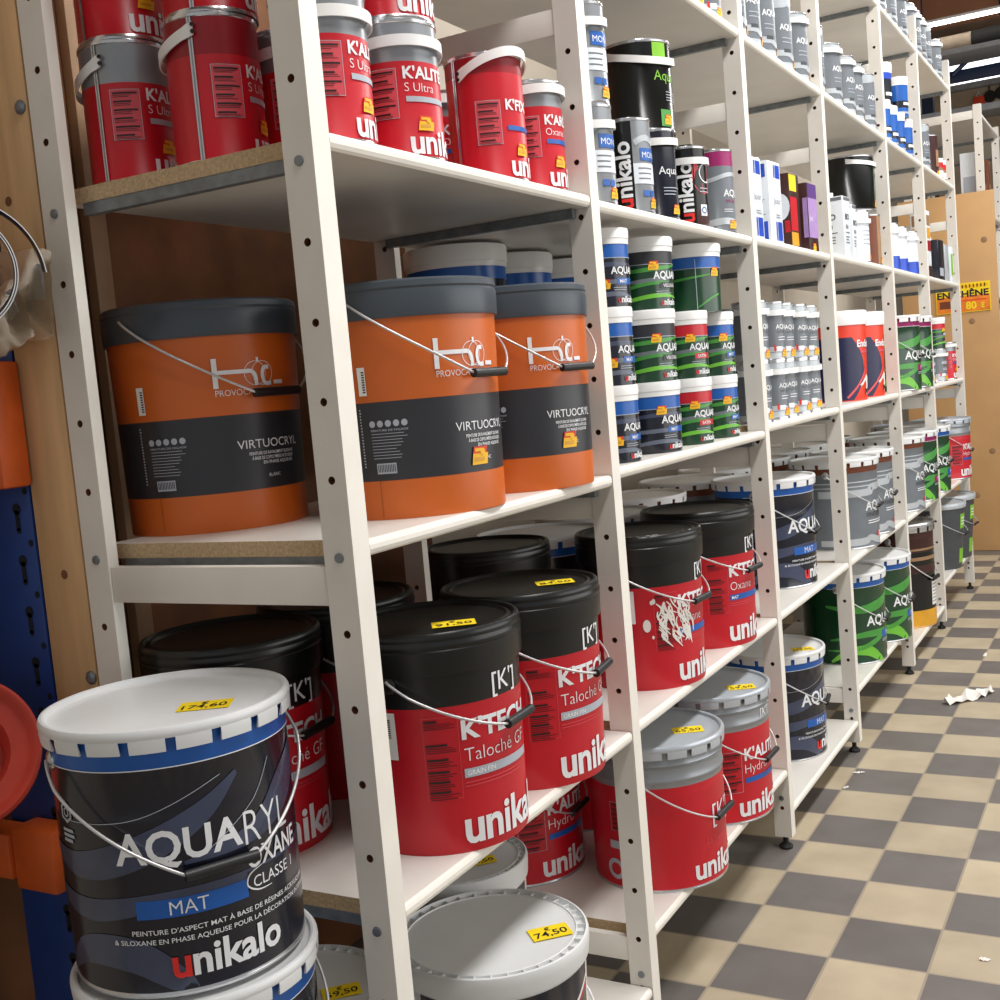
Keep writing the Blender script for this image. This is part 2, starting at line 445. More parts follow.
SH = {0: [.117, .612, 1.088, 1.586, 2.083], 1: [.218, .618, 1.098, 1.582, 2.083], 2: [.108, .620, 1.112, 1.585, 2.083],
      3: [.205, .620, 1.112, 1.592, 2.086, 2.58], 4: [.110, .617, 1.108, 1.592, 2.086, 2.578], 5: [.210, .610, 1.110, 1.594, 2.088, 2.58]}
TH = 0.021
def shelf(y0, y1, z, parent, near=False):
    mb = MB(); xb, xf = -0.462, -0.001; z0 = z - TH
    # rounded front nose, particle core showing at both ends
    prof = [(xb, z0), (xf - .006, z0), (xf - .002, z0 + .003), (xf, z0 + .008), (xf, z - .007), (xf - .002, z - .002), (xf - .006, z), (xb, z)]
    n = len(prof)
    vs = [(x, y0, zz) for x, zz in prof] + [(x, y1, zz) for x, zz in prof]
    for k in range(n):
        k2 = (k + 1) % n
        mb.add([vs[k], vs[k2], vs[n + k2], vs[n + k]], [(3, 2, 1, 0)], 'white_edge' if 0 < k < 6 else 'laminate')
    mb.add(vs[:n], [tuple(range(n))], 'particle'); mb.add(vs[n:], [tuple(reversed(range(n)))], 'particle')
    mb.build('shelf_board', parent, smooth=False)
    for ya, yb in ([(y0 + .001, y0 + .016)] if near else []) + [(y1 - .016, y1 - .001)]:
        b = MB(); b.box((-0.43, ya, z0 - .0165), (-0.03, yb, z0 - .0005), 'galvanised'); b.build('shelf_support', parent, smooth=False)
for i in range(6):
    for z in SH[i]: shelf(FR[i] + PT + .002, FR[i + 1] - .002, z, rack, i == 0)

# ---------------------------------------------------------------- containers
def rad_of(prof):
    p = sorted([(z, r) for r, z in prof if r > 0.02])
    def f(z):
        if z <= p[0][0]: return p[0][1]
        for (za, ra), (zb, rb) in zip(p, p[1:]):
            if za <= z <= zb: return ra + (rb - ra) * ((z - za) / (zb - za) if zb > za else 0)
        return p[-1][1]
    return f
def bail(parent, R, z0, drop, front, half=PI / 2, p=1.7, wire=0.0020, grip=0.17, lift=0.008, grip_r=0.0066):
    """wire handle hanging against the body, lowest at azimuth `front`, with a straight black grip"""
    def at(t):
        a = front + t * half; q = R + lift * min(1, (1 - abs(t)) * 5 + .2)
        return Vector((q * math.cos(a), q * math.sin(a), z0 - drop * (1 - abs(t) ** p)))
    mb = MB(); n = 26
    L_ = [at(-1 + (1 - grip) * k / n) for k in range(n + 1)]; R_ = [at(grip + (1 - grip) * k / n) for k in range(n + 1)]
    a0 = front - half; a1 = front + half
    path = [Vector(((R - .004) * math.cos(a0), (R - .004) * math.sin(a0), z0))] + L_ + R_ + [Vector(((R - .004) * math.cos(a1), (R - .004) * math.sin(a1), z0))]
    mb.tube(path, wire, 'wire', 10)
    h = mb.build('handle', parent, angle=70)
    g = MB(); A0, A1 = L_[-1], R_[0]; d = (A1 - A0) * .04
    g.tube([A0 - d, A0 - d * .9, A1 + d * .9, A1 + d], [grip_r * .75, grip_r, grip_r, grip_r * .75], 'grip', 12); g.build('grip', h, angle=50)
    return h
def ears(mb, R, z0, front, m, half=PI / 2):
    for sgn in (-1, 1):
        a = front + sgn * half
        ax = Matrix.Rotation(a, 3, 'Z') @ Matrix.Rotation(PI / 2, 3, 'Y')
        mb.lathe([(.013, -.004), (.012, .003), (.007, .006), (0, .007)], m, 14, x=(R - .001) * math.cos(a), y=(R - .001) * math.sin(a), z=z0, axis=ax)
def sticker(parent, x, y, z, txt, rot, w=.064, h=.042, name='price_sticker'):
    mb = MB(); c, s = math.cos(rot), math.sin(rot)
    F = Flat(mb, (x, y, z), (c, s, 0), (-s, c, 0))
    F.rect(-w / 2, -h / 2, w / 2, h / 2, 'yellow', 1)
    F.text('€', -w * .10, h * .12, h * .27, 'dark_ink', .01, lay=2)
    F.text(txt, -w * .42, -h * .36, h * .42, 'dark_ink', .012, lay=2, slant=.1, wd=w * .84)
    o = mb.build(name, parent, smooth=False); o['label'] = 'yellow price sticker with handwritten figures'
    return o

PAIL_PROF = [(0, .004), (.136, .004), (.1395, 0), (.1405, .003), (.1395, .006), (.1405, .05), (.1412, .10), (.1418, .15), (.142, .195), (.1425, .2), (.142, .205), (.1425, .258), (.1428, .2585), (.1428, .2605), (.1428, .288), (.1455, .293)]
def swirl_dark(L, a='navy_swirl', b='slate_swirl', ln='soft_ink'):
    L.strip([(-.21, .165), (-.14, .15), (-.06, .165), (.02, .20), (.07, .238)], [.004, .015, .018, .013, .003], a, 1)
    L.strip([(.00, .15), (.09, .165), (.15, .20), (.2, .235)], [.002, .012, .022, .012], a, 1)
    L.strip([(-.22, .115), (-.13, .1), (-.02, .112), (.12, .118), (.2, .13)], [.006, .013, .009, .006, .002], a, 1)
    L.strip([(-.2, .01), (-.14, .05), (-.07, .05), (-.02, .02), (.0, .006)], [.004, .016, .02, .014, .003], a, 1)
    L.strip([(-.16, .2), (-.05, .205), (.05, .24)], [.0004, .0004, .0004], ln, 2)
    L.strip([(.03, .16), (.09, .2), (.12, .24)], [.0004, .0004, .0004], ln, 2)
def swirl_green(L):
    L.strip([(-.21, .2), (-.1, .185), (.0, .2), (.08, .238)], [.004, .012, .016, .004], 'green_swirl', 1)
    L.strip([(-.2, .085), (-.08, .1), (.06, .1), (.17, .12)], [.003, .01, .012, .004], 'green_swirl', 1)
    L.strip([(-.21, .05), (-.1, .055), (.0, .09), (.1, .14)], [.002, .007, .009, .002], 'green_swirl', 1)
    L.strip([(-.2, .012), (-.14, .045), (-.07, .045), (-.02, .015), (0, .006)], [.004, .012, .017, .012, .003], 'green_bright', 1)
def word_brand(L, u, z, cap, first, rest, bold=.03, lay=3, rot=False):
    bold = min(bold, .026)
    wd = L.text('u', u, z, cap, first, bold, lay=lay, rot=rot)
    gap = cap * .07
    if rot: L.text('nikalo', u, z + wd + gap, cap, rest, bold, lay=lay, rot=True)
    else: L.text('nikalo', u + wd + gap, z, cap, rest, bold, lay=lay)
def steel_pail(bands, lidm, label, front, z0=.256, drop=.125, hp=1.6, beads=()):
    """bands: [(z_top, material)] from the base upward"""
    def make():
        root = empty('paint_pail')
        mb = MB(); mats = []; prof = sorted(PAIL_PROF[3:] + [(.1425 + d, b + o) for b in beads for d, o in ((0, -.005), (.0018, -.002), (.0018, .002), (0, .005))] + [(.142, z_) for z_, _ in bands[:-1]], key=lambda q: q[1])
        prof = PAIL_PROF[:3] + prof
        for (r0, za), (r1, zb) in zip(prof, prof[1:]):
            zm = (za + zb) / 2; m = bands[-1][1]
            for zt, mm in bands:
                if zm < zt: m = mm; break
            if zm < .0058: m = 'tin_rim'
            mats.append(m)
        mb.lathe(prof, mats, 64)
        label(Label(mb, rad_of(PAIL_PROF), .1412)); ears(mb, .142, z0, front, 'tin_rim')
        mb.build('body', root)
        lb = MB()
        lb.lathe([(.1462, .2925), (.1500, .2932), (.1512, .2965), (.1508, .3015), (.1488, .3045), (.1455, .305), (.1425, .3035), (.1405, .2985), (.1385, .2975), (.12, .2982), (.118, .2985), (0, .2988)], lidm, 72)
        nt = 18
        for k in range(nt):      # crimped lugs
            a0 = 2 * PI * (k + .11) / nt; a1 = 2 * PI * (k + .89) / nt; vs = []
            for j in range(5):
                a = a0 + (a1 - a0) * j / 4
                for r, z in ((.1502, .2940), (.1506, .289), (.1494, .2785), (.1462, .2785)): vs.append((r * math.cos(a), r * math.sin(a), z))
            fs = [(4 * j + q, 4 * j + 4 + q, 4 * j + 5 + q, 4 * j + 1 + q) for j in range(4) for q in range(3)] + [(0, 1, 2, 3), (16, 19, 18, 17)]
            lb.add(vs, fs, lidm)
        lb.build('lid', root)
        bail(root, .147, z0, drop, front, p=hp)
        return root
    return make
def lab_dark(sheen=True, name2='MAT', sub='navy', box='blue', sw=swirl_dark, amat='white_ink'):
    def f(L):
        sw(L)
        L.rect(-.2, .2588, .2, .2600, 'white_ink', 1)
        L.text('AQUA', -.077, .155, .036, amat, .022, wd=.147)
        L.text('RYL', .073, .150, .042, amat, -.012, wd=.074)
        L.text('OXANE', .073, .122, .0235, amat, .018, wd=.092)
        L.rect(-.060, .0915, .07, .1125, box, 2); L.text(name2, -.022, .0940, .0165, 'white_ink', -.006, lay=3)
        L.strip([(.092, .122), (.074, .116), (.070, .104), (.084, .095), (.105, .094)], [.0004, .0009, .001, .0009, .0004], 'white_ink', 4)
        L.rect(.072, .096, .17, .119, sub, 3); L.text('CLASSE 1', .078, .099, .0135, 'white_ink', .0, lay=4)
        L.text("PEINTURE D'ASPECT MAT À BASE DE RÉSINES ACRYLIQUES", -.068, .0735, .0058, 'white_ink', .004, lay=3, wd=.25)
        L.text("& SILOXANE EN PHASE AQUEUSE POUR LA DÉCORATION INTÉRIEURE", -.092, .0625, .0058, 'white_ink', .004, lay=3, wd=.29)
        word_brand(L, -.026, .0225, .0355, 'red_ink', 'white_ink', .028)
        L.ring(-.15, .208, .013, .0035, 'soft_ink', 6); L.ring(-.15, .208, .006, .002, 'soft_ink', 6)
        L.lines(-.162, .172, -.136, .190, 3, 'soft_ink', 2, t=.32)
    return f
def lab_green(box='blue', nm='MAT'):
    def f(L):
        swirl_green(L); L.rect(-.2, .2588, .2, .2600, 'white_ink', 1)
        L.text('AQUA', -.073, .128, .034, 'white_ink', .022, wd=.145); L.text('RYL', .078, .134, .034, 'white_ink', -.008, wd=.07)
        L.rect(.0, .080, .09, .104, box, 2); L.text(nm, .03, .085, .015, 'white_ink', 0, lay=3)
        L.lines(-.0, .064, .12, .076, 2, 'soft_ink', 3, t=.2)
        word_brand(L, .045, .028, .03, 'red_ink', 'white_ink', .028)
    return f
def lab_grey(L):
    for z in (.21, .225): L.rect(-.22, z, .22, z + .004, 'grey_light', 1)
    L.strip([(-.2, .19), (-.02, .19), (.0, .205), (.2, .205)], [.012] * 4, 'grey_light', 1)
    L.strip([(-.2, .025), (-.05, .025), (-.02, .035), (.05, .02), (.2, .03)], [.010, .012, .01, .012, .01], 'grey_light', 1)
    L.text('AQUA', -.04, .128, .032, 'white_ink', .02, wd=.13); L.text('RYL', .095, .13, .032, 'white_ink', -.008)
    L.text('FINITION', -.035, .105, .016, 'grey_dark', .0, lay=3); L.lines(-.03, .08, .08, .096, 2, 'white_ink', 3, t=.2)
    word_brand(L, .02, .035, .026, 'red_ink', 'white_ink', .028)
def panel(L, u0, z0, u1, z1, ink='dark_ink', bg='red_panel'):
    if bg: L.rect(u0, z0, u1, z1, bg, 1)
    L.frame(u0, z0, u1, z1, 'soft_ink', .0007)
    n = 6; H = (z1 - z0)
    for i in range(n):
        zt = z1 - H * (i + .35) / n
        L.rect(u0 + .004, zt - H * .035, u0 + .004 + (u1 - u0 - .008) * (1 - .25 * (i % 2)), zt, ink, 3)
        L.lines(u0 + .004, zt - H * .11, u1 - .004, zt - H * .045, 2, ink, 3, t=.16)
def lab_hydro(kind='Hydro'):
    def f(L):
        L.text("K'ALITÉ", 0, .148, .028, 'white_ink', .03, wd=.125)
        L.text(kind, 0, .117, .022, 'white_ink', -.012); L.rect(.0, .094, .12, .106, 'blue', 2)
        panel(L, -.068, .075, -.008, .172, bg=None)
        word_brand(L, -.02, .018, .049, 'white_ink', 'white_ink', .034)
        L.text("[K']", .06, .236, .022, 'white_ink', 0)
        L.rect(-.21, .085, -.175, .1, 'soft_ink', 2); L.ring(-.19, .045, .024, .009, 'soft_ink', 18, lay=2)
        panel(L, -.2, .13, -.165, .185, bg=None)
    return f
def lab_hydro_side(L):
    L.text("[K']", .055, .125, .04, 'white_ink', 0); L.text('La Réno', .035, .085, .013, 'red_panel', -.01)
    word_brand(L, 0, .018, .046, 'white_ink', 'white_ink', .034)
    panel(L, -.175, .125, -.135, .185, bg=None); L.rect(-.182, .086, -.146, .103, 'soft_ink', 2); L.ring(-.172, .042, .022, .009, 'soft_ink', 18, lay=2)

A = math.radians
pail_dark = Kind(steel_pail([(.2585, 'navy'), (.3, 'blue')], 'lid_white', lab_dark(), A(16), .262, .142, 1.12), 'dark')
pail_dark_aisle = Kind(steel_pail([(.2585, 'navy'), (.3, 'blue')], 'lid_white', lab_dark(), A(22), .262, .128, 1.3), 'dark')
pail_green = Kind(steel_pail([(.2585, 'green'), (.3, 'blue')], 'lid_white', lab_green(), A(20)), 'green')
pail_green_mag = Kind(steel_pail([(.2585, 'green'), (.3, 'magenta')], 'lid_white', lab_green('magenta', 'PM'), A(20)), 'green')
pail_grey = Kind(steel_pail([(.2585, 'grey_label'), (.3, 'rust')], 'lid_white', lab_grey, A(20)), 'grey')
pail_red = Kind(steel_pail([(.218, 'red'), (.3, 'tin_grey')], 'lid_steel', lab_hydro(), A(38), beads=(.232, .262)), 'red')
pail_red_side = Kind(steel_pail([(.218, 'red'), (.3, 'tin_grey')], 'lid_steel', lab_hydro_side, A(38), beads=(.232, .262)), 'red')

# black lidded red bucket
KP = [(0, .003), (.119, .003), (.1215, 0), (.1225, .003), (.1235, .05), (.125, .10), (.1262, .15), (.1275, .205), (.1276, .2055), (.129, .262)]
def lab_k(sub, bar, barm):
    def f(L):
        L.text("[K']", .054, .2135, .0275, 'white_ink', .004)
        L.text("K'TECH", 0, .158, .0265, 'white_ink', .034, wd=.135)
        L.text(sub, .002, .1265, .0195, 'white_ink', -.012)
        L.rect(0, .104, .135, .1165, barm, 2); L.text(bar, .004, .1068, .007, 'white_ink', .02, lay=3)
        L.lines(.0, .09, .13, .1, 2, 'red_panel', 3, t=.14)
        L.frame(-.054, .078, -.004, .192, 'red_panel', .0007)
        for i, z in enumerate((.188, .155, .135, .118, .104, .09)):
            L.rect(-.051, z - .003, -.051 + (.03 if i else .018), z, 'dark_ink', 3); L.lines(-.051, z - .013, -.008, z - .004, 3 if i else 4, 'dark_ink', 3, t=.16)
        word_brand(L, -.006, .014, .0495, 'white_ink', 'white_ink', .034)
        L.rect(-.118, .135, -.092, .2, 'plastic_white', 2)
        for i in range(9): L.rect(-.112, .165 + i * .003, -.1, .1666 + i * .003, 'dark_ink', 3)
    return f
def k_bucket(sub, bar, barm, front, splash=False):
    def make():
        root = empty('plastering_bucket'); mb = MB()
        mb.lathe(KP, ['red'] * 7 + ['black_plastic'] * 2, 60)
        L = Label(mb, rad_of(KP), .125); lab_k(sub, bar, barm)(L); ears(mb, .128, .238, front, 'black_plastic')
        if splash:
            rnd = random.Random(4)
            for k in range(46):
                u = -.05 + rnd.random() * .075; z = .11 + rnd.random() * .075
                L.strip([(u, z), (u - .006 + rnd.random() * .02, z - .012), (u + rnd.random() * .02, z - .018 - rnd.random() * .02)], [.001, .0012 + rnd.random() * .0022, .0006], 'paper', 5)
            for k in range(20):
                u = -.06 + rnd.random() * .09; L.disc(u, .09 + rnd.random() * .09, .001 + rnd.random() * .003, 'paper', 8, 6, 1.4)
            L.disc(-.07, .13, .008, 'paper', 12, 6, 1.6)
        mb.build('body', root)
        lb = MB()
        lb.lathe([(.1292, .2505), (.1335, .2495), (.1345, .253), (.1355, .282), (.1345, .2835), (.1358, .286), (.1362, .291), (.1345, .294), (.1345, .2965), (.1352, .2985), (.134, .3035), (.1315, .3065), (.128, .307), (.1255, .3045), (.1245, .3015), (.122, .301), (.119, .304), (.1165, .3045), (.114, .301), (.112, .3), (0, .3005)], 'black_plastic', 60)
        if splash:
            rnd = random.Random(9)
            for k in range(26):
                a = rnd.uniform(-1.9, .9); r = rnd.choice((.1345, .131, .12, .10)); s = rnd.uniform(.002, .006)
                z = .3072 if r > .125 else .3018
                lb.add([(r * math.cos(a + t / r * .9) + dx, r * math.sin(a + t / r * .9), z + .0004) for t, dx in ((-s, 0), (s * .6, s * .3), (s, -s * .5), (-s * .3, -s))], [(0, 1, 2, 3)], 'paper')
        lb.build('lid', root)
        bail(root, .1335, .244, .082, front, p=1.6, lift=.008)
        return root
    return make
bucket_k = Kind(k_bucket('Taloché GF', 'GRAIN FIN', 'soft_ink', A(46)), 'k')
bucket_k_oxane = Kind(k_bucket('Oxane', 'MAT', 'blue', A(36)), 'k')
bucket_k_splash = Kind(k_bucket('Oxane', 'MAT', 'blue', A(30), True), 'k')

# orange oblong bucket
SQ = lambda a: 0.985 * (abs(math.cos(a - A(10))) ** 2.1 + abs(math.sin(a - A(10))) ** 2.1) ** (-1 / 2.1)
OP = [(0, .003), (.136, .003), (.139, 0), (.1395, .004), (.1405, .056), (.1408, .0562), (.143, .168), (.1432, .1682), (.1465, .285)]
def orange_bucket():
    root = empty('orange_bucket'); mb = MB()
    mb.lathe(OP, ['orange'] * 4 + ['anthracite'] * 2 + ['orange'] * 2, 80, sq=SQ)
    L = Label(mb, rad_of(OP), .142, SQ)
    L.rect(.040, .207, .0475, .250, 'white_ink', 3); L.rect(.0475, .2265, .092, .2325, 'white_ink', 3); L.strip([(.088, .2295), (.098, .229), (.104, .222), (.105, .208)], [.003, .003, .003, .003], 'white_ink', 3)
    L.ring(.104, .226, .018, .0009, 'white_ink', 18, 4); L.ring(.116, .226, .018, .0009, 'white_ink', 18, 4); L.rect(.107, .243, .111, .249, 'white_ink', 3)
    L.strip([(.128, .234), (.119, .233), (.116, .222), (.120, .211), (.131, .2105)], [.003] * 5, 'white_ink', 3); L.rect(.136, .2085, .155, .2145, 'white_ink', 3)
    L.text('PROVOCATEUR DE COULEURS', .042, .1955, .0095, 'white_ink', -.008, wd=.17)
    L.text('VIRTUOCRYL', .066, .117, .013, 'white_ink', .0, wd=.115)
    L.text('PEINTURE DE RAVALEMENT SILOXANE', .083, .1065, .0048, 'white_ink', .01, wd=.085); L.text('À BASE DE COPOLYMÈRES ACRYLIQUES', .087, .0995, .0048, 'white_ink', .01, wd=.08); L.text('EN PHASE AQUEUSE', .105, .0925, .0048, 'white_ink', .01)
    L.text('BLANC', .113, .073, .005, 'white_ink', .0)
    for i in range(5): L.disc(-.063 + i * .0125, .137, .0048, 'soft_ink', 12, 2)
    L.text('PEINTURE DE FAÇADE', -.066, .1265, .0028, 'soft_ink', .01, wd=.058)
    L.lines(-.066, .086, -.01, .125, 9, 'soft_ink', 2, t=.09)
    L.rect(-.062, .066, -.031, .081, 'soft_ink', 2)
    for i in range(11): L.rect(-.060 + i * .0026, .0685, -.0588 + i * .0026, .079, 'dark_ink', 3)
    L.rect(-.0795, .178, -.0665, .218, 'plastic_white', 2)
    for i in range(9): L.rect(-.0725, .182 + i * .0035, -.068, .184 + i * .0035, 'dark_ink', 3)
    L.lines(-.083, .075, -.080, .160, 20, 'soft_ink', 2, t=.25)
    L.rect(-.060, .004, -.0594, .06, 'rust', 2)
    mb.build('body', root)
    lb = MB()
    lb.lathe([(.1475, .284), (.1505, .283), (.1515, .287), (.1525, .316), (.151, .322), (.1525, .325), (.151, .333), (.147, .336), (.143, .334), (.1415, .329), (.137, .3285), (.133, .331), (.13, .331), (0, .331)], 'slate_lid', 80, sq=SQ)
    lb.build('lid', root)
    bail(root, .1535, .314, .131, A(54), p=1.25, lift=.006)
    return root
bucket_orange = Kind(orange_bucket, 'orange')

# white bucket with castellated rim
def white_bucket():
    root = empty('white_bucket'); mb = MB()
    WP = [(0, .003), (.134, .003), (.137, 0), (.138, .004), (.143, .11), (.1465, .19), (.1478, .215)]
    mb.lathe(WP, 'plastic_white', 60); L = Label(mb, rad_of(WP), .145)
    L.rect(-.12, .03, .19, .199, 'navy', 1); L.strip([(-.12, .04), (.0, .09), (.1, .13), (.19, .178)], [.003] * 4, 'white_ink', 2); L.strip([(-.12, .034), (.0, .084), (.1, .124), (.19, .171)], [.0025] * 4, 'red', 3); L.rect(-.24, .03, -.16, .199, 'black_gloss', 1); L.ring(-.135, .185, .012, .004, 'plastic_white', 16, 3)
    L.text('K', .12, .13, .018, 'soft_ink', 0)
    ears(mb, .147, .165, A(60), 'plastic_white'); mb.build('body', root)
    lb = MB()
    lb.lathe([(.149, .205), (.152, .204), (.1530, .208), (.1545, .222), (.155, .232), (.1535, .2365), (.1505, .2375), (.1500, .2365), (.1490, .229), (.1375, .229), (.1365, .2345), (.1350, .2352), (.134, .2335), (.128, .2328), (0, .2335)], 'lid_white', 72)
    for k in range(36):
        a = 2 * PI * k / 36
        lb.box((.1370, -.0012, .2285), (.1495, .0012, .2345), 'lid_white', rot=Matrix.Rotation(a, 3, 'Z'))
    lb.build('lid', root)
    bail(root, .149, .165, .09, A(60), p=1.6, grip=.2)
    return root
bucket_white = Kind(white_bucket, 'white')

# small tins with a white strap handle
def strap(parent, R, z, phi, tilt, m='plastic_white', hw=.0075, half=PI / 2, name='strap_handle'):
    mb = MB(); vs = []; n = 26
    for k in range(n + 1):
        t = -1 + 2 * k / n; a = phi + t * half; out = R + .003 + .004 * math.cos(t * PI / 2)
        zz = z + tilt * math.cos(t * PI / 2); h = hw * (1 if abs(t) < .9 else 1.15)
        for r, dz in ((out, -h), (out + .0022, -h), (out + .0022, h), (out, h)): vs.append((r * math.cos(a), r * math.sin(a), zz + dz))
    fs = [(4 * k + q, 4 * k + 4 + q, 4 * k + 4 + (q + 1) % 4, 4 * k + (q + 1) % 4) for k in range(n) for q in range(4)] + [(3, 2, 1, 0), (4 * n, 4 * n + 1, 4 * n + 2, 4 * n + 3)]
    mb.add(vs, fs, m)
    for t in (-1, 1):
        a = phi + t * half
        for dz in (0.0045, -.0045):
            ax = Matrix.Rotation(a, 3, 'Z') @ Matrix.Rotation(PI / 2, 3, 'Y')
            mb.lathe([(.003, .0), (.003, .0012), (0, .0014)], 'dark_ink', 8, x=(R + .0052) * math.cos(a), y=(R + .0052) * math.sin(a), z=z + dz, axis=ax)
    return mb.build(name, parent)
def tin(R, H, bands, label, strap_at=None, lidm='tin_rim', plate='tin_grey', seam=None, n=40):
    """bands as in steel_pail, as fractions of H"""
    def make():
        root = empty('paint_tin'); mb = MB()
        cuts = sorted(set([.008] + [H * f for f, _ in bands[:-1]] + [H - .006]))
        prof = [(0, .003), (R - .002, .003), (R + .0012, 0), (R + .0012, .004), (R, .006)] + [(R, c) for c in cuts if c > .008] + [(R + .0012, H - .005), (R + .0014, H - .001)]
        mats = []
        for (r0, za), (r1, zb) in zip(prof, prof[1:]):
            zm = (za + zb) / 2; m = bands[-1][1]
            for f, mm in bands:
                if zm < f * H: m = mm; break
            if zm < .0058 or zm > H - .0062: m = lidm
            mats.append(m)
        mb.lathe(prof, mats, n)
        if label: label(Label(mb, lambda z: R, R))
        if seam is not None:
            a = seam; L = Label(mb, lambda z: R, R); L.rect(a * R - .003, .005, a * R + .003, H - .006, 'tin_rim', 4); L.rect(a * R - .0008, .005, a * R + .0008, H - .006, 'tin_grey', 5)
        mb.build('body', root)
        lb = MB(); lb.lathe([(R + .0014, H - .002), (R + .001, H), (R - .003, H), (R - .0045, H - .006), (R * .82, H - .006), (R * .80, H - .002), (R * .74, H - .002), (R * .72, H - .007), (0, H - .007)], [lidm] * 3 + [plate] * 5, n)
        lb.build('lid', root)
        if strap_at: strap(root, R, strap_at[0], strap_at[1], strap_at[2])
        return root
    return make
def lab_redtin(name, sub, barm, R=.062, bold=.03):
    def f(L):
        panel(L, -.052, .058, -.012, .126)
        L.text(name, -.003, .112, .0165, 'white_ink', bold); L.text(sub, -.002, .094, .0125, 'white_ink', -.012) if sub else None
        L.rect(-.001, .080, .07, .0875, barm, 2)
        L.promo(.013, .041, .02); word_brand(L, .0, .01, .034, 'white_ink', 'white_ink', .034)
    return f
RT = .1935
tin_s = Kind(tin(.062, RT, [(.70, 'red'), (1, 'tin_grey')], lab_redtin("K'ALITÉ", 'S Ultra', 'soft_ink'), (.158, A(12), .004)), 's')
tin_s_back = Kind(tin(.062, RT, [(.70, 'red'), (1, 'tin_grey')], lab_redtin("K'ALITÉ", 'S Ultra', 'soft_ink'), (.166, A(-144), -.030), seam=A(-64)), 's')
tin_s_dark = Kind(tin(.062, RT, [(.72, 'red'), (1, 'red_deep')], lab_redtin("K'ALITÉ", 'S Ultra', 'soft_ink'), (.172, A(-153), -.026), seam=A(-68)), 's')
tin_fix = Kind(tin(.062, RT + .008, [(.84, 'red'), (1, 'red_deep')], lab_redtin("K'FIX", None, 'blue'), (.168, A(21), .034), seam=A(-80)), 'fix')
tin_area = Kind(tin(.055, .187, [(.76, 'red'), (1, 'tin_grey')], lab_redtin("K'ARÉA", 'Oxane', 'blue'), (.165, A(12), .006)), 'area')
tin_steel = Kind(tin(.06, .12, [(1, 'tin_grey')], None, None), 'steel')

# large front pails, red buckets, red pails ... placed where they stand
def put_pail(kind, x, y, z, rz, label, group=None, price=None, off=None, cat='paint pail', stick_z=.298, srot=25, scale=None):
    o = kind.put(x, y, z, rz, label, cat, group, scale)
    if price:
        c, s = math.cos(math.radians(-rz)), math.sin(math.radians(-rz))
        lx, ly = off[0] * c - off[1] * s, off[0] * s + off[1] * c
        sticker(o, lx, ly, stick_z + .0006, price, math.radians(srot - rz))
    return o
put_pail(pail_dark, -.225, -.112, .5992, -44, 'dark navy paint pail with white lid standing on top of the stack before the shelving', 'navy pails stacked at the shelving end', '174,60', (.066, -.002), srot=32, scale=(1, 1, 1.04))
put_pail(pail_dark, -.214, -.120, .2936, -30, 'white lidded navy pail directly beneath the topmost pail of the end stack', 'navy pails stacked at the shelving end')
put_pail(pail_dark, -.218, -.165, 0, -60, 'lowest navy pail of the end stack standing on the floor', 'navy pails stacked at the shelving end', scale=(1, 1, .96))

G = 'black lidded red plastering buckets'
z = .6122
put_pail(bucket_k, -.097, .300, z, -43, 'black lidded red bucket standing just behind the nearest front post, first bay', G, '91,50', (.055, -.020), 'bucket', .3005, srot=35, scale=(1, 1, 1.045))
put_pail(bucket_k, -.091, .575, z, -38, 'black lidded red bucket beside the second front post, first bay', G, '84,50', (.053, .030), 'bucket', .3005, srot=35, scale=(1, 1, 1.045))
put_pail(bucket_k, -.372, .172, z, -39, 'black lidded red bucket seen through the end frame behind the navy pail', G, None, None, 'bucket', scale=(1, 1, 1.045))
put_pail(bucket_k, -.385, .452, z, -30, 'dark bucket in the back row behind the nearest red bucket', G, None, None, 'bucket', scale=(1, 1, 1.045))
z = .6182
put_pail(bucket_k_splash, -.113, 1.158, z, -33, 'red bucket with white plaster splashed over its label, second bay', G, None, None, 'bucket', scale=(1, 1, 1.045))
put_pail(bucket_k_oxane, -.110, 1.522, z, -40, 'red bucket with blue label bar and smeared black lid, second bay', G, None, None, 'bucket', scale=(1, 1, 1.045))
put_pail(bucket_k_oxane, -.385, .98, z, -38, 'black lidded bucket in the back row behind the splashed bucket', G, None, None, 'bucket', scale=(1, 1, 1.045))
G = 'white lidded navy pails'
put_pail(pail_dark_aisle, -.41, 1.275, z, -25, 'white lidded pail in the back row between the two second bay buckets', G)
put_pail(pail_dark_aisle, -.42, 1.602, z, -25, 'white lidded pail in the back row beside the third frame', G)
put_pail(pail_dark_aisle, -.159, 2.241, .6202, -17, 'navy pail with white lid on the second shelf of the third bay', G, scale=(1, 1, 1.04))
put_pail(pail_dark_aisle, -.165, 2.255, .1082, -13, 'navy pail with yellow price sticker on the bottom shelf of the third bay', G, '165,50', (.09, -.01), srot=30, scale=(1, 1, 1.04))
G = 'grey topped red pails'
put_pail(pail_red_side, -.093, 1.106, .2182, -39, 'grey topped red pail turned sideways beside the second front post', G, '65,50', (.075, .013), srot=30)
put_pail(pail_red, -.10, 1.473, .2182, -38, 'grey topped red pail with blue label bar beside the third front post', G, '59,50', (.09, -.011), srot=30)
put_pail(pail_red, -.395, 1.032, .2182, -34, 'red pail in the back row seen between white bucket and second post', G)
put_pail(pail_red, -.41, 1.345, .2182, -150, 'red pail in the back row behind the sideways red pail', G)

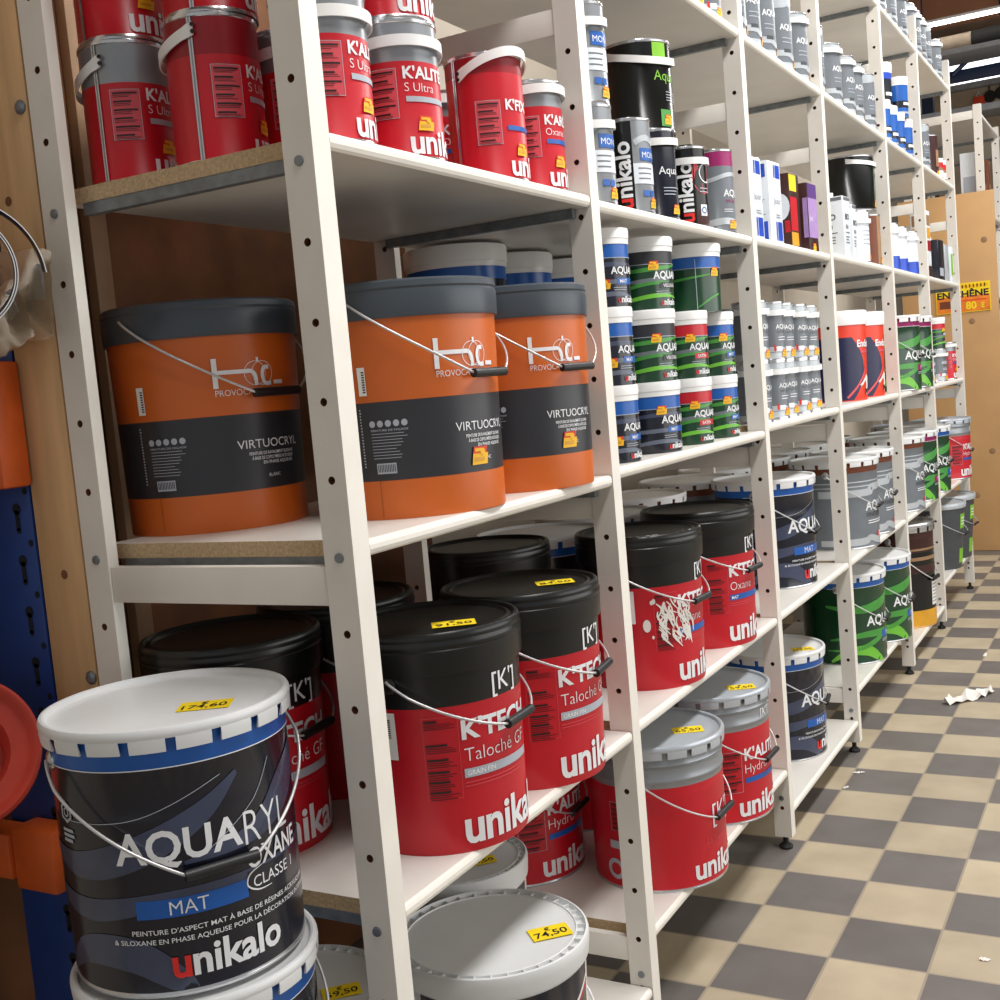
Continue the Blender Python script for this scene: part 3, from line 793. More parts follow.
G = 'orange buckets with slate lids'
z = 1.0882
bucket_orange.put(-.425, .238, z, -60, 'orange bucket seen through the end frame between its two posts', 'bucket', G, (.98, .98, 1))
oa = bucket_orange.put(-.127, .354, z, -57, 'orange bucket standing just behind the nearest front post', 'bucket', G, (.94, .94, 1))
ob = bucket_orange.put(-.108, .652, z, -66, 'orange bucket beside the second front post', 'bucket', G, (.905, .905, 1))

for o_, u_ in ((oa, .090), (ob, .094)):      # yellow and red promotion stickers
    mb = MB(); Label(mb, rad_of(OP), .142, SQ).promo(u_, .066, .026, 6); k_ = mb.build('promotion_sticker', o_, smooth=False); k_['label'] = 'yellow and red promotion sticker'

G = 'white buckets on the lowest shelf'
z = .1172
for (x, y, t, off, lab, scl) in ((-.118, .425, '74,50', (.090, .03), 'white bucket with castellated rim and sticker at the front of the lowest shelf', (1.045, 1.045, 1.12)),
                            (-.318, .655, '74,50', (.060, .0), 'white bucket behind the front white bucket under the red buckets', (.86, .86, 1.16)),
                            (-.345, .206, '59,50', (.075, .02), 'white bucket seen under the shelf left of the nearest post', (.94, .94, 1))):
    put_pail(bucket_white, x, y, z, -60, lab, G, t, off, 'bucket', .2335, srot=45, scale=scl)

G = 'red tins on the fourth shelf'
z = 1.5862; P = 'paint tin'
tin_s.put(-.078, .142, z, -18, 'red tin with grey bar right beside the nearest front post, fourth shelf', P, G)
tin_s.put(-.078, .318, z, -46, 'red tin with grey bar second from the nearest post, carrying another red tin', P, G)
tin_fix.put(-.078, .580, z, -29, 'tall red tin with raised white strap and blue bar', P, G)
tin_area.put(-.073, .730, z, -36, 'small red tin with grey top beside the second front post', P, G)
tin_s_back.put(-.402, .118, z, -20, 'grey topped red tin at the far left seen through the end frame', P, G)
tin_s_dark.put(-.240, .118, z, -5, 'dark topped red tin with white strap in the middle of the end frame', P, G)
tin_s.put(-.200, .247, z, -40, 'red tin half hidden by the nearest front post, seen through the end frame', P, G)
z2 = z + RT + .0005
tin_s_back.put(-.400, .120, z2, -36, 'red tin stacked on the far left grey topped tin', P, G)
tin_s_dark.put(-.238, .121, z2, -2, 'red tin stacked on the dark topped tin in the end frame', P, G)
tin_steel.put(-.080, .144, z2, 0, 'plain grey tin stacked on the red tin beside the nearest post', P, 'plain grey tins on red tins')
tin_s.put(-.080, .320, z2, -46, 'red tin stacked on the second red tin from the nearest post', P, G)
tin_area.put(-.225, .66, z, -44, 'grey topped red tin in the back row behind the raised strap tin', P, G)
tin_area.put(-.235, .48, z, -44, 'red tin in the back row behind the second tin from the post', P, G)
tin_area.put(-.235, .48, z + .1875, -44, 'red tin stacked in the back row behind the tin with another on top', P, G)

# ---------------------------------------------------------------- second bay, fourth shelf: mixed tins
G = 'mixed tins on the fourth shelf'
z = 1.5822
def lab_vert(back, fr, first='red_ink', rest='white_ink', box='blue', R=.047, H=.19):
    def f(L):
        L.rect(-.052, .008, -.004, H - .007, back, 1)
        word_brand(L, -.010, .012, .034, first, rest, .034, lay=2, rot=True)
        if fr == 'mono':
            L.strip([(.0, .14), (.03, .15), (.07, .13)], [.006] * 3, 'grey_light', 1)
            L.rect(.012, .105, .06, .13, box, 2); L.text('MONO', .016, .111, .012, 'white_ink', 0, lay=3)
            L.rect(-.004, .06, .08, .1, 'pale_box', 1); L.lines(.006, .065, .05, .095, 3, 'grey_label', 2, t=.15)
            L.rect(.014, .035, .03, .047, box, 2); L.rect(.032, .035, .046, .047, box, 2); L.promo(.03, .012, .02)
        else:
            L.disc(.022, .115, .032, 'red', 20, 1, 1.3); L.ring(.03, .12, .022, .003, 'white_ink', 20); L.lines(.008, .075, .05, .09, 2, 'soft_ink', 2, t=.15)
            L.rect(.008, .025, .028, .05, 'plastic_white', 2); L.ring(.018, .0375, .008, .003, 'blue', 12, 3)
    return f
tin_mono = Kind(tin(.047, .185, [(1, 'tin_grey')], lab_vert('black_gloss', 'mono'), (.152, A(4), -.006)), 'm')
tin_mono_plain = Kind(tin(.047, .19, [(1, 'tin_grey')], lab_vert('black_gloss', 'mono')), 'm')
tin_magenta_k = Kind(tin(.047, .18, [(.22, 'brown_dark'), (1, 'black_gloss')], lab_vert('black_gloss', 'disc'), (.148, A(4), -.002)), 'm')
def lab_aqua_small(ink, lo=None):
    def f(L):
        L.text('Aqua', -.008, .095, .017, ink, 0); L.lines(.0, .05, .045, .07, 3, 'soft_ink', 2, t=.14)
        L.promo(.02, .012, .02)
    return f
tin_navy = Kind(tin(.047, .19, [(1, 'navy')], lab_aqua_small('white_ink'), (.165, A(4), -.004)), 'n')
def lab_black_green(L):
    L.rect(.0, .140, .036, .183, 'lime', 1); L.text('Aquaryl', .0, .105, .022, 'lime', -.005); L.lines(.03, .062, .085, .085, 4, 'soft_ink', 2, t=.12); L.rect(.012, .01, .046, .045, 'green_swirl', 1); L.promo(.02, .014, .02)
tin_black_green = Kind(tin(.075, .19, [(1, 'black_gloss')], lab_black_green, (.165, A(12), -.022)), 'bg')
def lab_grey_mag(L):
    L.strip([(-.07, .12), (-.02, .13), (.02, .14), (.07, .14)], [.005] * 4, 'grey_light', 1); L.strip([(-.07, .02), (0, .03), (.07, .02)], [.008] * 3, 'grey_light', 1)
    L.text('AQUA', .0, .088, .017, 'white_ink', .02); L.text('SPÉCIAL', .006, .074, .007, 'magenta', .01); L.lines(.0, .05, .04, .06, 2, 'white_ink', 2, t=.14); L.promo(.012, .012, .02)
tin_grey_mag = Kind(tin(.047, .2, [(.8, 'grey_label'), (1, 'magenta')], lab_grey_mag), 'gm')
tin_mono.put(-.060, .939, z, -56, 'grey tin with white strap at the second front post, carrying another tin', P, G)
tin_mono.put(-.062, .941, z + .1856, -56, 'grey tin with upright white lettering stacked beside the second front post', P, G)
tin_mono_plain.put(-.060, 1.133, z, -52, 'strapless grey tin with black strip and tall white lettering', P, G)
tin_navy.put(-.060, 1.275, z, -48, 'plain navy tin with white strap under the black and green tin', P, G)
tin_navy.put(-.16, 1.24, z, -48, 'navy tin under the large black tin, farther from the shelf edge', P, G)
tin_black_green.put(-.100, 1.315, z + .1906, -40, 'large black tin with lime squares stacked on two smaller tins', P, G)
tin_magenta_k.put(-.060, 1.471, z, -42, 'black and magenta tin with upright white lettering', P, G)
tin_grey_mag.put(-.060, 1.672, z, -46, 'grey tin with magenta top beside the third front post', P, G)
tin_steel.put(-.33, 1.35, z, 0, 'bare metal tin at the back behind the magenta tins, second bay', P, G)
tin_black_green.put(-.35, 1.60, z, -40, 'large dark tin at the back behind the magenta topped tin', P, G)

# ---------------------------------------------------------------- second bay, third shelf: three tiers of lidded tubs
def tub(R, H, base, band, label, lid_h=.03, lidm='plastic_white'):
    def make():
        root = empty('paint_tub'); mb = MB()
        zb = H - lid_h - .026
        pr = [(0, .002), (R * .93, .002), (R * .95, 0), (R * .955, .003), (R * .975, zb), (R * .9755, zb + .0008), (R * .98, H - lid_h + .004)]
        mb.lathe(pr, [base] * 5 + [band], 36); label(Label(mb, rad_of([(r, q) for r, q in pr]), R * .97), R, zb); mb.build('body', root)
        lb = MB(); lb.lathe([(R * .985, H - lid_h), (R * 1.0, H - lid_h), (R * 1.005, H - lid_h + .010), (R * 1.022, H - lid_h + .011), (R * 1.03, H - .004), (R * 1.01, H), (R * .96, H), (R * .94, H - .004), (0, H - .004)], lidm, 40)
        lb.build('lid', root)
        return root
    return make
def lab_tub(sw, chip, chipm, promo_lo=False):
    def f(L, R, zb):
        k = R / .055
        L.rect(-PI * R * .8, zb - .0005, PI * R * .5, zb + .0008, 'soft_ink', 2)
        if sw == 'green':
            for z0, zz, m in ((.010, .024, 'green_bright'), (.03, .05, 'green_swirl'), (.056, .058, 'grey_label'), (.078, .08, 'green_swirl')):
                L.strip([(-R * 1.4, z0), (-R * .4, zz), (R * .4, zz + .004), (R * 1.2, z0 + .012)], [.001, .004, .004, .001], m, 1)
        else:
            for z0, zz, m in ((.008, .022, 'slate_swirl'), (.044, .046, 'slate_swirl'), (.07, .078, 'navy_swirl')):
                L.strip([(-R * 1.4, z0), (-R * .4, zz), (R * .4, zz + .002), (R * 1.2, z0 + .008)], [.001, .004, .004, .001], m, 1)
        L.text('AQUARYL', .004 * k, .062, .0135 * min(k, 1.15), 'white_ink', .024, lay=3)
        L.rect(.016 * k, .042, .06 * k, .054, chipm, 2); L.text(chip, .022 * k, .0445, .007, 'white_ink', .01, lay=3)
        L.lines(.008 * k, .03, .045 * k, .038, 2, 'soft_ink', 2, t=.13)
        word_brand(L, .016 * k, .008, .0125, 'red_ink', 'white_ink', .03)
        L.promo(-.022 * k if promo_lo else -.004 * k, .034 if promo_lo else .080, .018)
    return f
TH_ = .148
tub_navy = Kind(tub(.055, TH_, 'navy', 'blue', lab_tub('dark', 'MAT', 'blue', True)), 't')
tub_navy_wide = Kind(tub(.070, TH_, 'navy', 'blue', lab_tub('dark', 'MAT', 'blue')), 't')
tub_green_wide = Kind(tub(.070, TH_, 'green', 'anthracite', lab_tub('green', 'VELOURS', 'anthracite')), 't')
tub_green_red = Kind(tub(.058, TH_, 'green', 'red', lab_tub('green', 'SATIN', 'red')), 't')
tub_green_blue = Kind(tub(.055, TH_, 'green', 'blue', lab_tub('green', 'MAT', 'blue')), 't')
def lab_plain_green(L, R, zb):
    L.rect(-PI * R * .8, zb - .0005, PI * R * .5, zb + .0008, 'soft_ink', 2); L.rect(.012, 0.004, .0135, zb + .02, 'soft_ink', 3); L.promo(.052, .08, .02)
    L.strip([(-.1, .07), (-.03, .075), (.06, .085)], [.001, .003, .001], 'green_swirl', 1); L.strip([(.015, .01), (.05, .03), (.08, .04)], [.001, .003, .002], 'green_swirl', 1)
tub_green_big = Kind(tub(.078, .155, 'green', 'blue', lab_plain_green), 't')
G = 'white lidded tubs in three tiers'; cat = 'paint tub'; z = 1.0982
for tier, dz in (('bottom', 0), ('middle', TH_ + .0004)):
    tub_navy.put(-.067, .962, z + dz, -46, 'small navy tub beside the second front post, ' + tier + ' tier', cat, G)
    (tub_navy_wide if tier == 'bottom' else tub_green_wide).put(-.082, 1.192, z + dz, -50, ('wide navy tub in the bottom tier of white lidded tubs' if tier == 'bottom' else 'wide green tub with dark band, middle tier'), cat, G)
    tub_green_red.put(-.070, 1.400, z + dz, -60, 'green tub with red band, ' + tier + ' tier', cat, G)
    tub_green_blue.put(-.067, 1.590, z + dz, -48, 'green tub with blue band beside the third post, ' + tier + ' tier', cat, G)
dz = 2 * TH_ + .0008
tub_navy.put(-.067, .970, z + dz, -52, 'small navy tub beside the second front post, top tier', cat, G)
tub_green_wide.put(-.082, 1.205, z + dz, -50, 'wide green tub with dark band on the top tier', cat, G)
tub_green_big.put(-.090, 1.520, z + dz, -66, 'widest green tub with blue band on the top tier', cat, G)
# a back row of bigger lidded tubs and grey tins
tub_store = Kind(tub(.105, .2275, 'navy', 'blue', lambda L, R, zb: None, .045), 't')
G = 'large navy tubs in the back row'
for (x, y, n) in ((-.40, .985, 2), (-.41, 1.50, 2), (-.42, 1.24, 2)):
    for k in range(n):
        tub_store.put(x, y, z + k * .2279, 0, 'large navy tub with white lid, back row, %s, %s' % (('lower', 'upper')[k], {.985: 'near the second frame', 1.5: 'near the third frame', 1.24: 'between its two neighbours'}[y]), cat, G)
def lab_small_grey(L):
    L.strip([(-.06, .03), (0, .03), (.03, .024), (.06, .03)], [.007] * 4, 'grey_light', 1)
    L.text('AQUA', -.012, .085, .0125, 'white_ink', .02, wd=.05); L.text('FINITION', -.008, .074, .0055, 'grey_dark', .0); L.lines(-.006, .052, .035, .066, 2, 'white_ink', 2, t=.14)
    L.promo(.004, .01, .02); L.rect(-.02, .026, -.014, .042, 'red_ink', 2); L.rect(-.012, .026, .006, .038, 'white_ink', 2)
tin_small_grey = Kind(tin(.045, .158, [(.14, 'grey_light'), (.8, 'grey_label'), (1, 'grey_light')], lab_small_grey, (.132, A(-8), -.004)), 'sg')
G = 'grey tins at the back of the second bay'
for k in range(3):
    tin_small_grey.put(-.19, 1.705, z + k * .1464, -100, 'grey tin stacked behind the blue banded green tubs, %s of three' % ('lowest', 'middle', 'topmost')[k], P, G, (1, 1, .923))

# ---------------------------------------------------------------- third bay, third shelf: two tiers of grey tins
G = 'grey tins in two tiers'; z = 1.1122
ORD = ('nearest', 'second', 'third', 'fourth', 'fifth')
for k, (y, x) in enumerate(((1.885, -.060), (2.040, -.058), (2.165, -.066), (2.315, -.066), (2.475, -.075))):
    for t in (0, 1):
        tin_small_grey.put(x, y + .004 * t, z + t * .1584, -28 - 3 * k, 'grey tin with white strap in the %s tier, %s to the third front post' % (('lower', 'upper')[t], ORD[k] if k == 0 else ORD[k] + ' nearest'), P, G)
for k in range(3):
    for t in (0, 1):
        tin_small_grey.put(-.20, 1.93 + k * .22, z + t * .1584, -28, 'grey tin in the back row of the grey tins, %s tier, %s' % (('lower', 'upper')[t], ('near end', 'middle', 'far end')[k]), P, G)

# third bay, fourth shelf: rectangular tins
def box_tin(dx, dy, h, face, design, name='boxed_tin', handle=False):
    def make():
        root = empty(name); mb = MB(); mb.box((-dx / 2, -dy / 2, 0), (dx / 2, dy / 2, h), face, .0025)
        design(Flat(mb, (-dx / 2, -dy / 2, 0), (1, 0, 0), (0, 0, 1)), Flat(mb, (dx / 2, -dy / 2, 0), (0, 1, 0), (0, 0, 1)), dx, dy, h)
        mb.build('body', root)
        c = MB(); c.lathe([(.017, h - .0005), (.017, h + .004), (.013, h + .0045), (.013, h + .016), (.012, h + .018), (0, h + .018)], 'plastic_white', 20, x=-dx * .15); c.build('cap', root)
        if handle:
            t = MB(); t.tube([(-.01, -.0, h), (-.012, 0, h + .02), (-.004, 0, h + .042), (.02, 0, h + .042), (.03, 0, h + .02), (.03, 0, h)], .004, 'plastic_white', 8); t.build('handle', root, angle=60)
        return root
    return make
def d_white(F, S, dx, dy, h):
    for L, wdt in ((F, dx), (S, dy)):
        L.rect(wdt * .42, h * .80, wdt * .50, h * .96, 'bright_blue'); L.rect(wdt * .56, h * .80, wdt * .9, h * .96, 'bright_blue')
        L.rect(wdt * .42, h * .03, wdt * .50, h * .26, 'bright_blue'); L.rect(wdt * .56, h * .03, wdt * .9, h * .26, 'bright_blue')
        L.text('Joor', wdt * .34, h * .48, h * .085, 'grey_label', -.01, wd=wdt * .5); L.lines(wdt * .45, h * .3, wdt * .85, h * .36, 2, 'grey_label', 2, t=.14)
def d_brown(F, S, dx, dy, h):
    F.disc(dx * .66, h * .55, dx * .34, 'pale_box', 18, 2, 1.35); F.disc(dx * .54, h * .54, dx * .13, 'grey_label', 12, 3, 1.8); F.rect(dx * .8, h * .2, dx * .98, h * .36, 'red', 1)
    S.rect(0.002, h * .22, dy * .7, h * .68, 'red'); S.rect(0.002, h * .76, dy * .7, h * .98, 'yellow'); S.rect(.002, .004, dy * .7, h * .2, 'ochre')
def d_purple(F, S, dx, dy, h):
    F.rect(dx * .82, h * .2, dx * .99, h * .78, 'lilac')
    S.rect(.002, h * .2, dy - .002, h * .78, 'lilac'); S.rect(.002, h * .78, dy - .002, h * .99, 'purple'); S.text('Joo', dy * .1, h * .45, h * .08, 'white_ink', 0, lay=3); S.promo(dy * .3, h * .01, .022)
G = 'boxed tins on the fourth shelf'; cat = 'boxed tin'; z = 1.5852
white_box = Kind(box_tin(.082, .095, .215, 'pale_box', d_white), 'b'); white_box_h = Kind(box_tin(.082, .095, .205, 'pale_box', d_white, handle=True), 'b')
brown_box = Kind(box_tin(.082, .085, .205, 'brown_dark', d_brown), 'b'); purple_box = Kind(box_tin(.082, .085, .2, 'brown_dark', d_purple), 'b')
white_box_h.put(-.055, 1.868, z, -4, 'white boxed tin right behind the third front post', cat, G)
white_box.put(-.055, 2.050, z, -4, 'white boxed tin with two dark blue bars beside the brown one', cat, G)
brown_box.put(-.055, 2.245, z, -4, 'dark brown boxed tin with a pale round picture', cat, G)
purple_box.put(-.055, 2.445, z, -4, 'dark boxed tin with lilac panel beside the fourth front post', cat, G)
white_box_h.put(-.18, 2.10, z, -4, 'white boxed tin with looped handle standing behind the brown one', cat, G)
white_box_h.put(-.18, 2.32, z, -4, 'white boxed tin at the back behind the lilac panelled one', cat, G)
tin_black_green.put(-.30, 1.93, z, -40, 'dark tin at the back of the third bay, fourth shelf', P, None)

# fifth shelf: grey tins in bays two, three and four
def lab_tall_grey(L):
    L.strip([(-.09, .05), (0, .05), (.03, .04), (.09, .045)], [.008] * 4, 'grey_light', 1); L.strip([(-.09, .18), (-.01, .18), (.02, .19), (.09, .19)], [.005] * 4, 'grey_light', 1)
    L.text('AQUA', -.02, .115, .0165, 'white_ink', .02, wd=.06); L.lines(-.014, .075, .04, .098, 2, 'soft_ink', 2, t=.1); L.rect(-.01, .052, .016, .062, 'grey_dark', 2); L.promo(.03, .012, .022)
tin_tall_grey = Kind(tin(.058, .205, [(.12, 'grey_light'), (.86, 'grey_label'), (1, 'grey_light')], lab_tall_grey, (.185, A(0), -.006)), 'tg')
tin_tall_plain = Kind(tin(.058, .21, [(.12, 'grey_light'), (.86, 'grey_label'), (1, 'grey_light')], lab_tall_grey), 'tg')
G = 'grey tins on the fifth shelf'; z = 2.0832
for k, y in enumerate((1.42, 1.549, 1.68)):
    tin_small_grey.put(-.062, y, z, -30, 'grey tin on the fifth shelf, second bay, %s from the third post' % ('third', 'second', 'first')[k], P, G)
for k, y in enumerate((1.875, 2.005, 2.147, 2.321, 2.500)):
    (tin_tall_grey if k in (1, 2, 4) else tin_tall_plain).put(-.072, y, z, -30, 'grey tin on the fifth shelf, third bay, %s from the third post' % ('first', 'second', 'third', 'fourth', 'fifth')[k], P, G)
for k, y in enumerate((2.005, 2.147, 2.321)):
    tin_small_grey.put(-.074, y + .002, z + .2104, -30, 'grey tin in the upper layer, fifth shelf, third bay, %s from the third post' % ('first', 'second', 'third')[k], P, G)
for k, y in enumerate((2.70, 2.939, 3.137, 3.278, 3.490)):
    (tin_tall_grey if k in (1, 2, 3) else tin_tall_plain).put(-.072, y, z + .003, -26, 'grey tin on the fifth shelf, fourth bay, %s from the fourth post' % ('first', 'second', 'third', 'fourth', 'fifth')[k], P, G)
# fifth bay, fifth shelf: blue tubs
def lab_blue(L, R, zb):
    L.rect(-R * 1.6, zb * .35, R * 1.6, zb * .62, 'navy', 1); L.rect(-.012, zb * .45, .03, zb * .56, 'white_ink', 2); L.rect(-R, .012, R, .02, 'soft_ink', 2)
tub_blue = Kind(tub(.046, .165, 'blue', 'blue', lab_blue, .035), 'tb'); tub_blue_big = Kind(tub(.068, .185, 'navy', 'bright_blue', lab_blue, .04), 'tb')
G = 'blue tubs on the fifth shelf'; cat = 'paint tub'; z = 2.0862
for k, y in enumerate((3.780, 3.925, 4.085, 4.268)):
    tub_blue.put(-.058, y, z, -30, 'small blue tub, lower layer, %s from the fifth post' % ('first', 'second', 'third', 'fourth')[k], cat, G)
for k, y in enumerate((3.85, 4.0)):
    tub_blue.put(-.165, y, z, -30, 'small blue tub at the back carrying the bigger one, %s' % ('near side', 'far side')[k], cat, G)
tub_blue_big.put(-.105, 3.985, z + .1655, -30, 'bigger blue tub on top of the small blue tubs', cat, G)
tub_blue.put(-.058, 4.2, z + .1655, -30, 'small blue tub in the upper layer beside the bigger one', cat, G)
# sixth bay, fifth shelf
tin_tall_plain.put(-.072, 4.72, 2.0882, -30, 'grey tin on the fifth shelf of the sixth bay beside a brown tin', P, None)
tin_brown = Kind(tin(.052, .2, [(1, 'brown_dark')], lambda L: (L.rect(.0, .05, .06, .13, 'tan', 1), L.promo(.0, .01, .02))), 'br')
tin_brown.put(-.068, 4.985, 2.0882, -30, 'brown tin on the fifth shelf of the sixth bay', P, None)
tub_tiny = Kind(tub(.038, .11, 'tan', 'red', lambda L, R, zb: (L.rect(-.02, .02, .03, .05, 'plastic_white', 1),), .02), 'tt')
for k in range(2): tub_tiny.put(-.055, 5.14 + .095 * k, 2.0882, -30, 'tiny tub at the far end of the fifth shelf, %s the brown tin' % ('beside', 'second from')[k], 'paint tub', 'tiny tubs at the far end')
# sixth shelf
G = 'grey tins on the top shelf'
for k, y in enumerate((3.35, 3.47)): tin_small_grey.put(-.062, y, 2.5802, -30, 'grey tin on the top shelf of the fourth bay, %s the fifth post' % ('second from', 'beside')[k], P, G)
for k, y in enumerate((3.82, 4.05, 4.29)):
    tin_tall_grey.put(-.072, y, 2.5782, -30, 'grey tin on the top shelf of the fifth bay, %s from the fifth post' % ('first', 'second', 'third')[k], P, G)
for k, y in enumerate((4.50, 4.64, 4.78, 4.93, 5.24)):
    (tin_tall_grey if k != 3 else tin_tall_plain).put(-.072, y, 2.5802, -30, 'grey tin on the top shelf of the sixth bay, %s from the sixth post' % ('first', 'second', 'third', 'fourth', 'fifth')[k], P, G)

# fourth bay, fourth shelf
G = 'tins on the fourth shelf of the fourth bay'; z = 1.5922
def d_bio(F, S, dx, dy, h):
    for L, q in ((F, dx), (S, dy)):
        L.text('BIO', q * .2, h * .62, h * .1, 'grey_dark', .02); L.text('360', q * .22, h * .47, h * .075, 'grey_dark', .01); L.rect(q * .2, h * .40, q * .75, h * .415, 'grey_dark', 1); L.lines(q * .2, h * .22, q * .7, h * .36, 3, 'grey_label', 2, t=.2); L.rect(q * .1, h * .93, q * .95, h * .985, 'grey_label')
bio_box = Kind(box_tin(.085, .08, .2, 'pale_box', d_bio), 'bio'); bio_slim = Kind(box_tin(.08, .05, .185, 'pale_box', d_bio), 'bio')
bio_box.put(-.055, 2.90, z, -4, 'white boxed tin with grey lettering under the big black tin', 'boxed tin', G)
bio_slim.put(-.055, 3.02, z, -4, 'slim white boxed tin beside the lettered white one', 'boxed tin', G)
def lab_pale(L): L.lines(-.01, .06, .05, .12, 4, 'soft_ink', 2, t=.16); L.promo(.025, .012, .02)
tin_pale = Kind(tin(.056, .185, [(1, 'pale_box')], lab_pale, (.150, A(0), -.004)), 'pale')
tin_pale.put(-.068, 3.235, z, -30, 'round white tin with strap under the big black tin', P, G)
tin_brown_s = Kind(tin(.05, .188, [(1, 'tan')], lambda L: (L.rect(-.06, .006, .0, .18, 'rust', 1), L.promo(.015, .01, .02))), 'brs')
tin_brown_s.put(-.062, 3.44, z, -30, 'brown tin beside the fifth front post, fourth shelf', P, G)
tin_tall_plain.put(-.19, 3.33, z, -30, 'pale tin at the back under the big black tin', P, G)
big_black = Kind(tin(.105, .20, [(1, 'black_gloss')], lambda L: (L.rect(.055, .03, .08, .19, 'green', 1), L.promo(.06, .012, .026)), (.178, A(52), -.012)), 'bb')
big_black.put(-.132, 3.452, z + .2055, -38, 'big black tin with white strap set on top of the white tins', P, G)
# fifth bay, fourth shelf; sixth bay, fourth shelf
def lab_wb(L):
    L.rect(-.08, .006, .08, .055, 'bright_blue', 2); L.promo(.03, .012, .02)
tin_white_blue = Kind(tin(.05, .185, [(1, 'pale_box')], lab_wb, (.155, A(0), -.003)), 'wb')
for k, y in enumerate((3.80, 3.985, 4.235)): tin_white_blue.put(-.062, y, 1.5922, -30, 'white tin with blue foot, fifth bay, %s from the fifth post' % ('first', 'second', 'third')[k], P, 'white and blue tins')
def d_plain(F, S, dx, dy, h): F.rect(dx * .1, h * .7, dx * .5, h * .8, 'soft_ink'); S.rect(dy * .1, h * .1, dy * .8, h * .3, 'soft_ink')
navy_box = Kind(box_tin(.085, .11, .19, 'navy', d_plain), 'nb')
def d_tall(F, S, dx, dy, h):
    for i, m in enumerate(('brown_dark', 'pale_box', 'red_deep', 'ochre', 'tan')): F.rect(dx * .1, h * .19 * i + .004, dx * .95, h * .19 * (i + .9), m); S.rect(dy * .1, h * .19 * i + .004, dy * .9, h * .19 * (i + .9), m)
tall_box = Kind(box_tin(.07, .07, .30, 'pale_box', d_tall), 'tall')
tall_box.put(-.05, 4.57, 1.5942, -4, 'tall many coloured box behind the sixth front post', 'boxed tin', 'boxes on the sixth bay fourth shelf')
navy_box.put(-.055, 4.90, 1.5942, -4, 'dark navy box on the fourth shelf of the sixth bay', 'boxed tin', 'boxes on the sixth bay fourth shelf')
def d_lime(F, S, dx, dy, h): F.rect(dx * .2, h * .1, dx * .9, h * .8, 'lime'); S.rect(dy * .2, h * .2, dy * .8, h * .8, 'lime')
grey_box = Kind(box_tin(.07, .08, .18, 'grey_light', d_plain), 'gb'); lime_box = Kind(box_tin(.07, .07, .18, 'pale_box', d_lime), 'lb')
grey_box.put(-.05, 5.09, 1.5942, -4, 'grey box beside the dark navy box', 'boxed tin', 'boxes on the sixth bay fourth shelf')
lime_box.put(-.05, 5.255, 1.5942, -4, 'white box with a lime panel beside the last post', 'boxed tin', 'boxes on the sixth bay fourth shelf')

# fourth bay, third shelf: two navy and coral tubs
def enduit():
    root = empty('filler_tub'); mb = MB(); pr = [(0, .002), (.096, .002), (.099, 0), (.100, .004), (.1065, .262)]
    mb.lathe(pr, 'coral', 52); L = Label(mb, rad_of(pr), .103)
    n = 14                                                # navy field sweeping up to the left
    def curve(z): return .055 * math.sin(min(1, max(0, z / .215)) * PI) - .005
    for i in range(n):
        za, zb = .215 * i / n + .004, .215 * (i + 1) / n + .004; a, b = curve(za - .004), curve(zb - .004)
        k = 12; vs = []
        for j in range(k + 1): vs.append(L.pt(-.14 + (a + .14) * j / k, za, 1))
        for j in range(k + 1): vs.append(L.pt(-.14 + (b + .14) * j / k, zb, 1))
        mb.add(vs, [(j, j + 1, k + 2 + j, k + 1 + j) for j in range(k)], 'navy_blue')
    L.strip([(-.03, .012), (.012, .05), (.045, .09), (.058, .12)], [.004, .004, .0035, .002], 'red_panel', 3)
    L.strip([(.045, .036), (.06, .055), (.075, .085)], [.028, .022, .010], 'paper', 2)
    L.text('Enduit', .015, .185, .024, 'white_ink', .03, lay=4); L.lines(.03, .16, .09, .175, 1, 'red_panel', 4, t=.3)
    L.strip([(.055, .02), (.075, .04)], [.003, .003], 'dark_ink', 4); L.strip([(.055, .04), (.078, .022)], [.003, .003], 'dark_ink', 4)
    mb.build('body', root)
    lb = MB(); lb.lathe([(.1075, .262), (.110, .261), (.111, .266), (.1125, .305), (.110, .310), (.104, .311), (.102, .307), (0, .307)], 'plastic_white', 52); lb.build('lid', root)
    return root
filler = Kind(enduit, 'f'); G = 'navy and coral filler tubs'
filler.put(-.118, 3.075, 1.1122, -42, 'navy and coral tub with white lid nearest the fourth front post', 'filler tub', G)
filler.put(-.118, 3.385, 1.1122, -42, 'navy and coral tub with white lid beside the fifth front post', 'filler tub', G)
def canister():
    root = empty('metal_canister'); mb = MB(); mb.lathe([(0, .0), (.045, 0), (.046, .003), (.046, .24), (.044, .25), (.02, .29), (.018, .30), (.018, .345), (.016, .35), (0, .35)], 'grey_light', 28); mb.build('body', root)
    c = MB(); c.lathe([(.0205, .32), (.0205, .352), (.018, .356), (0, .356)], 'plastic_white', 20); c.build('cap', root); return root
can = Kind(canister, 'c')
can.put(-.31, 3.16, 1.1122, 0, 'grey metal canister behind the nearer navy and coral tub', 'canister', 'grey canisters'); can.put(-.31, 3.40, 1.1122, 0, 'grey metal canister behind the farther navy and coral tub', 'canister', 'grey canisters')

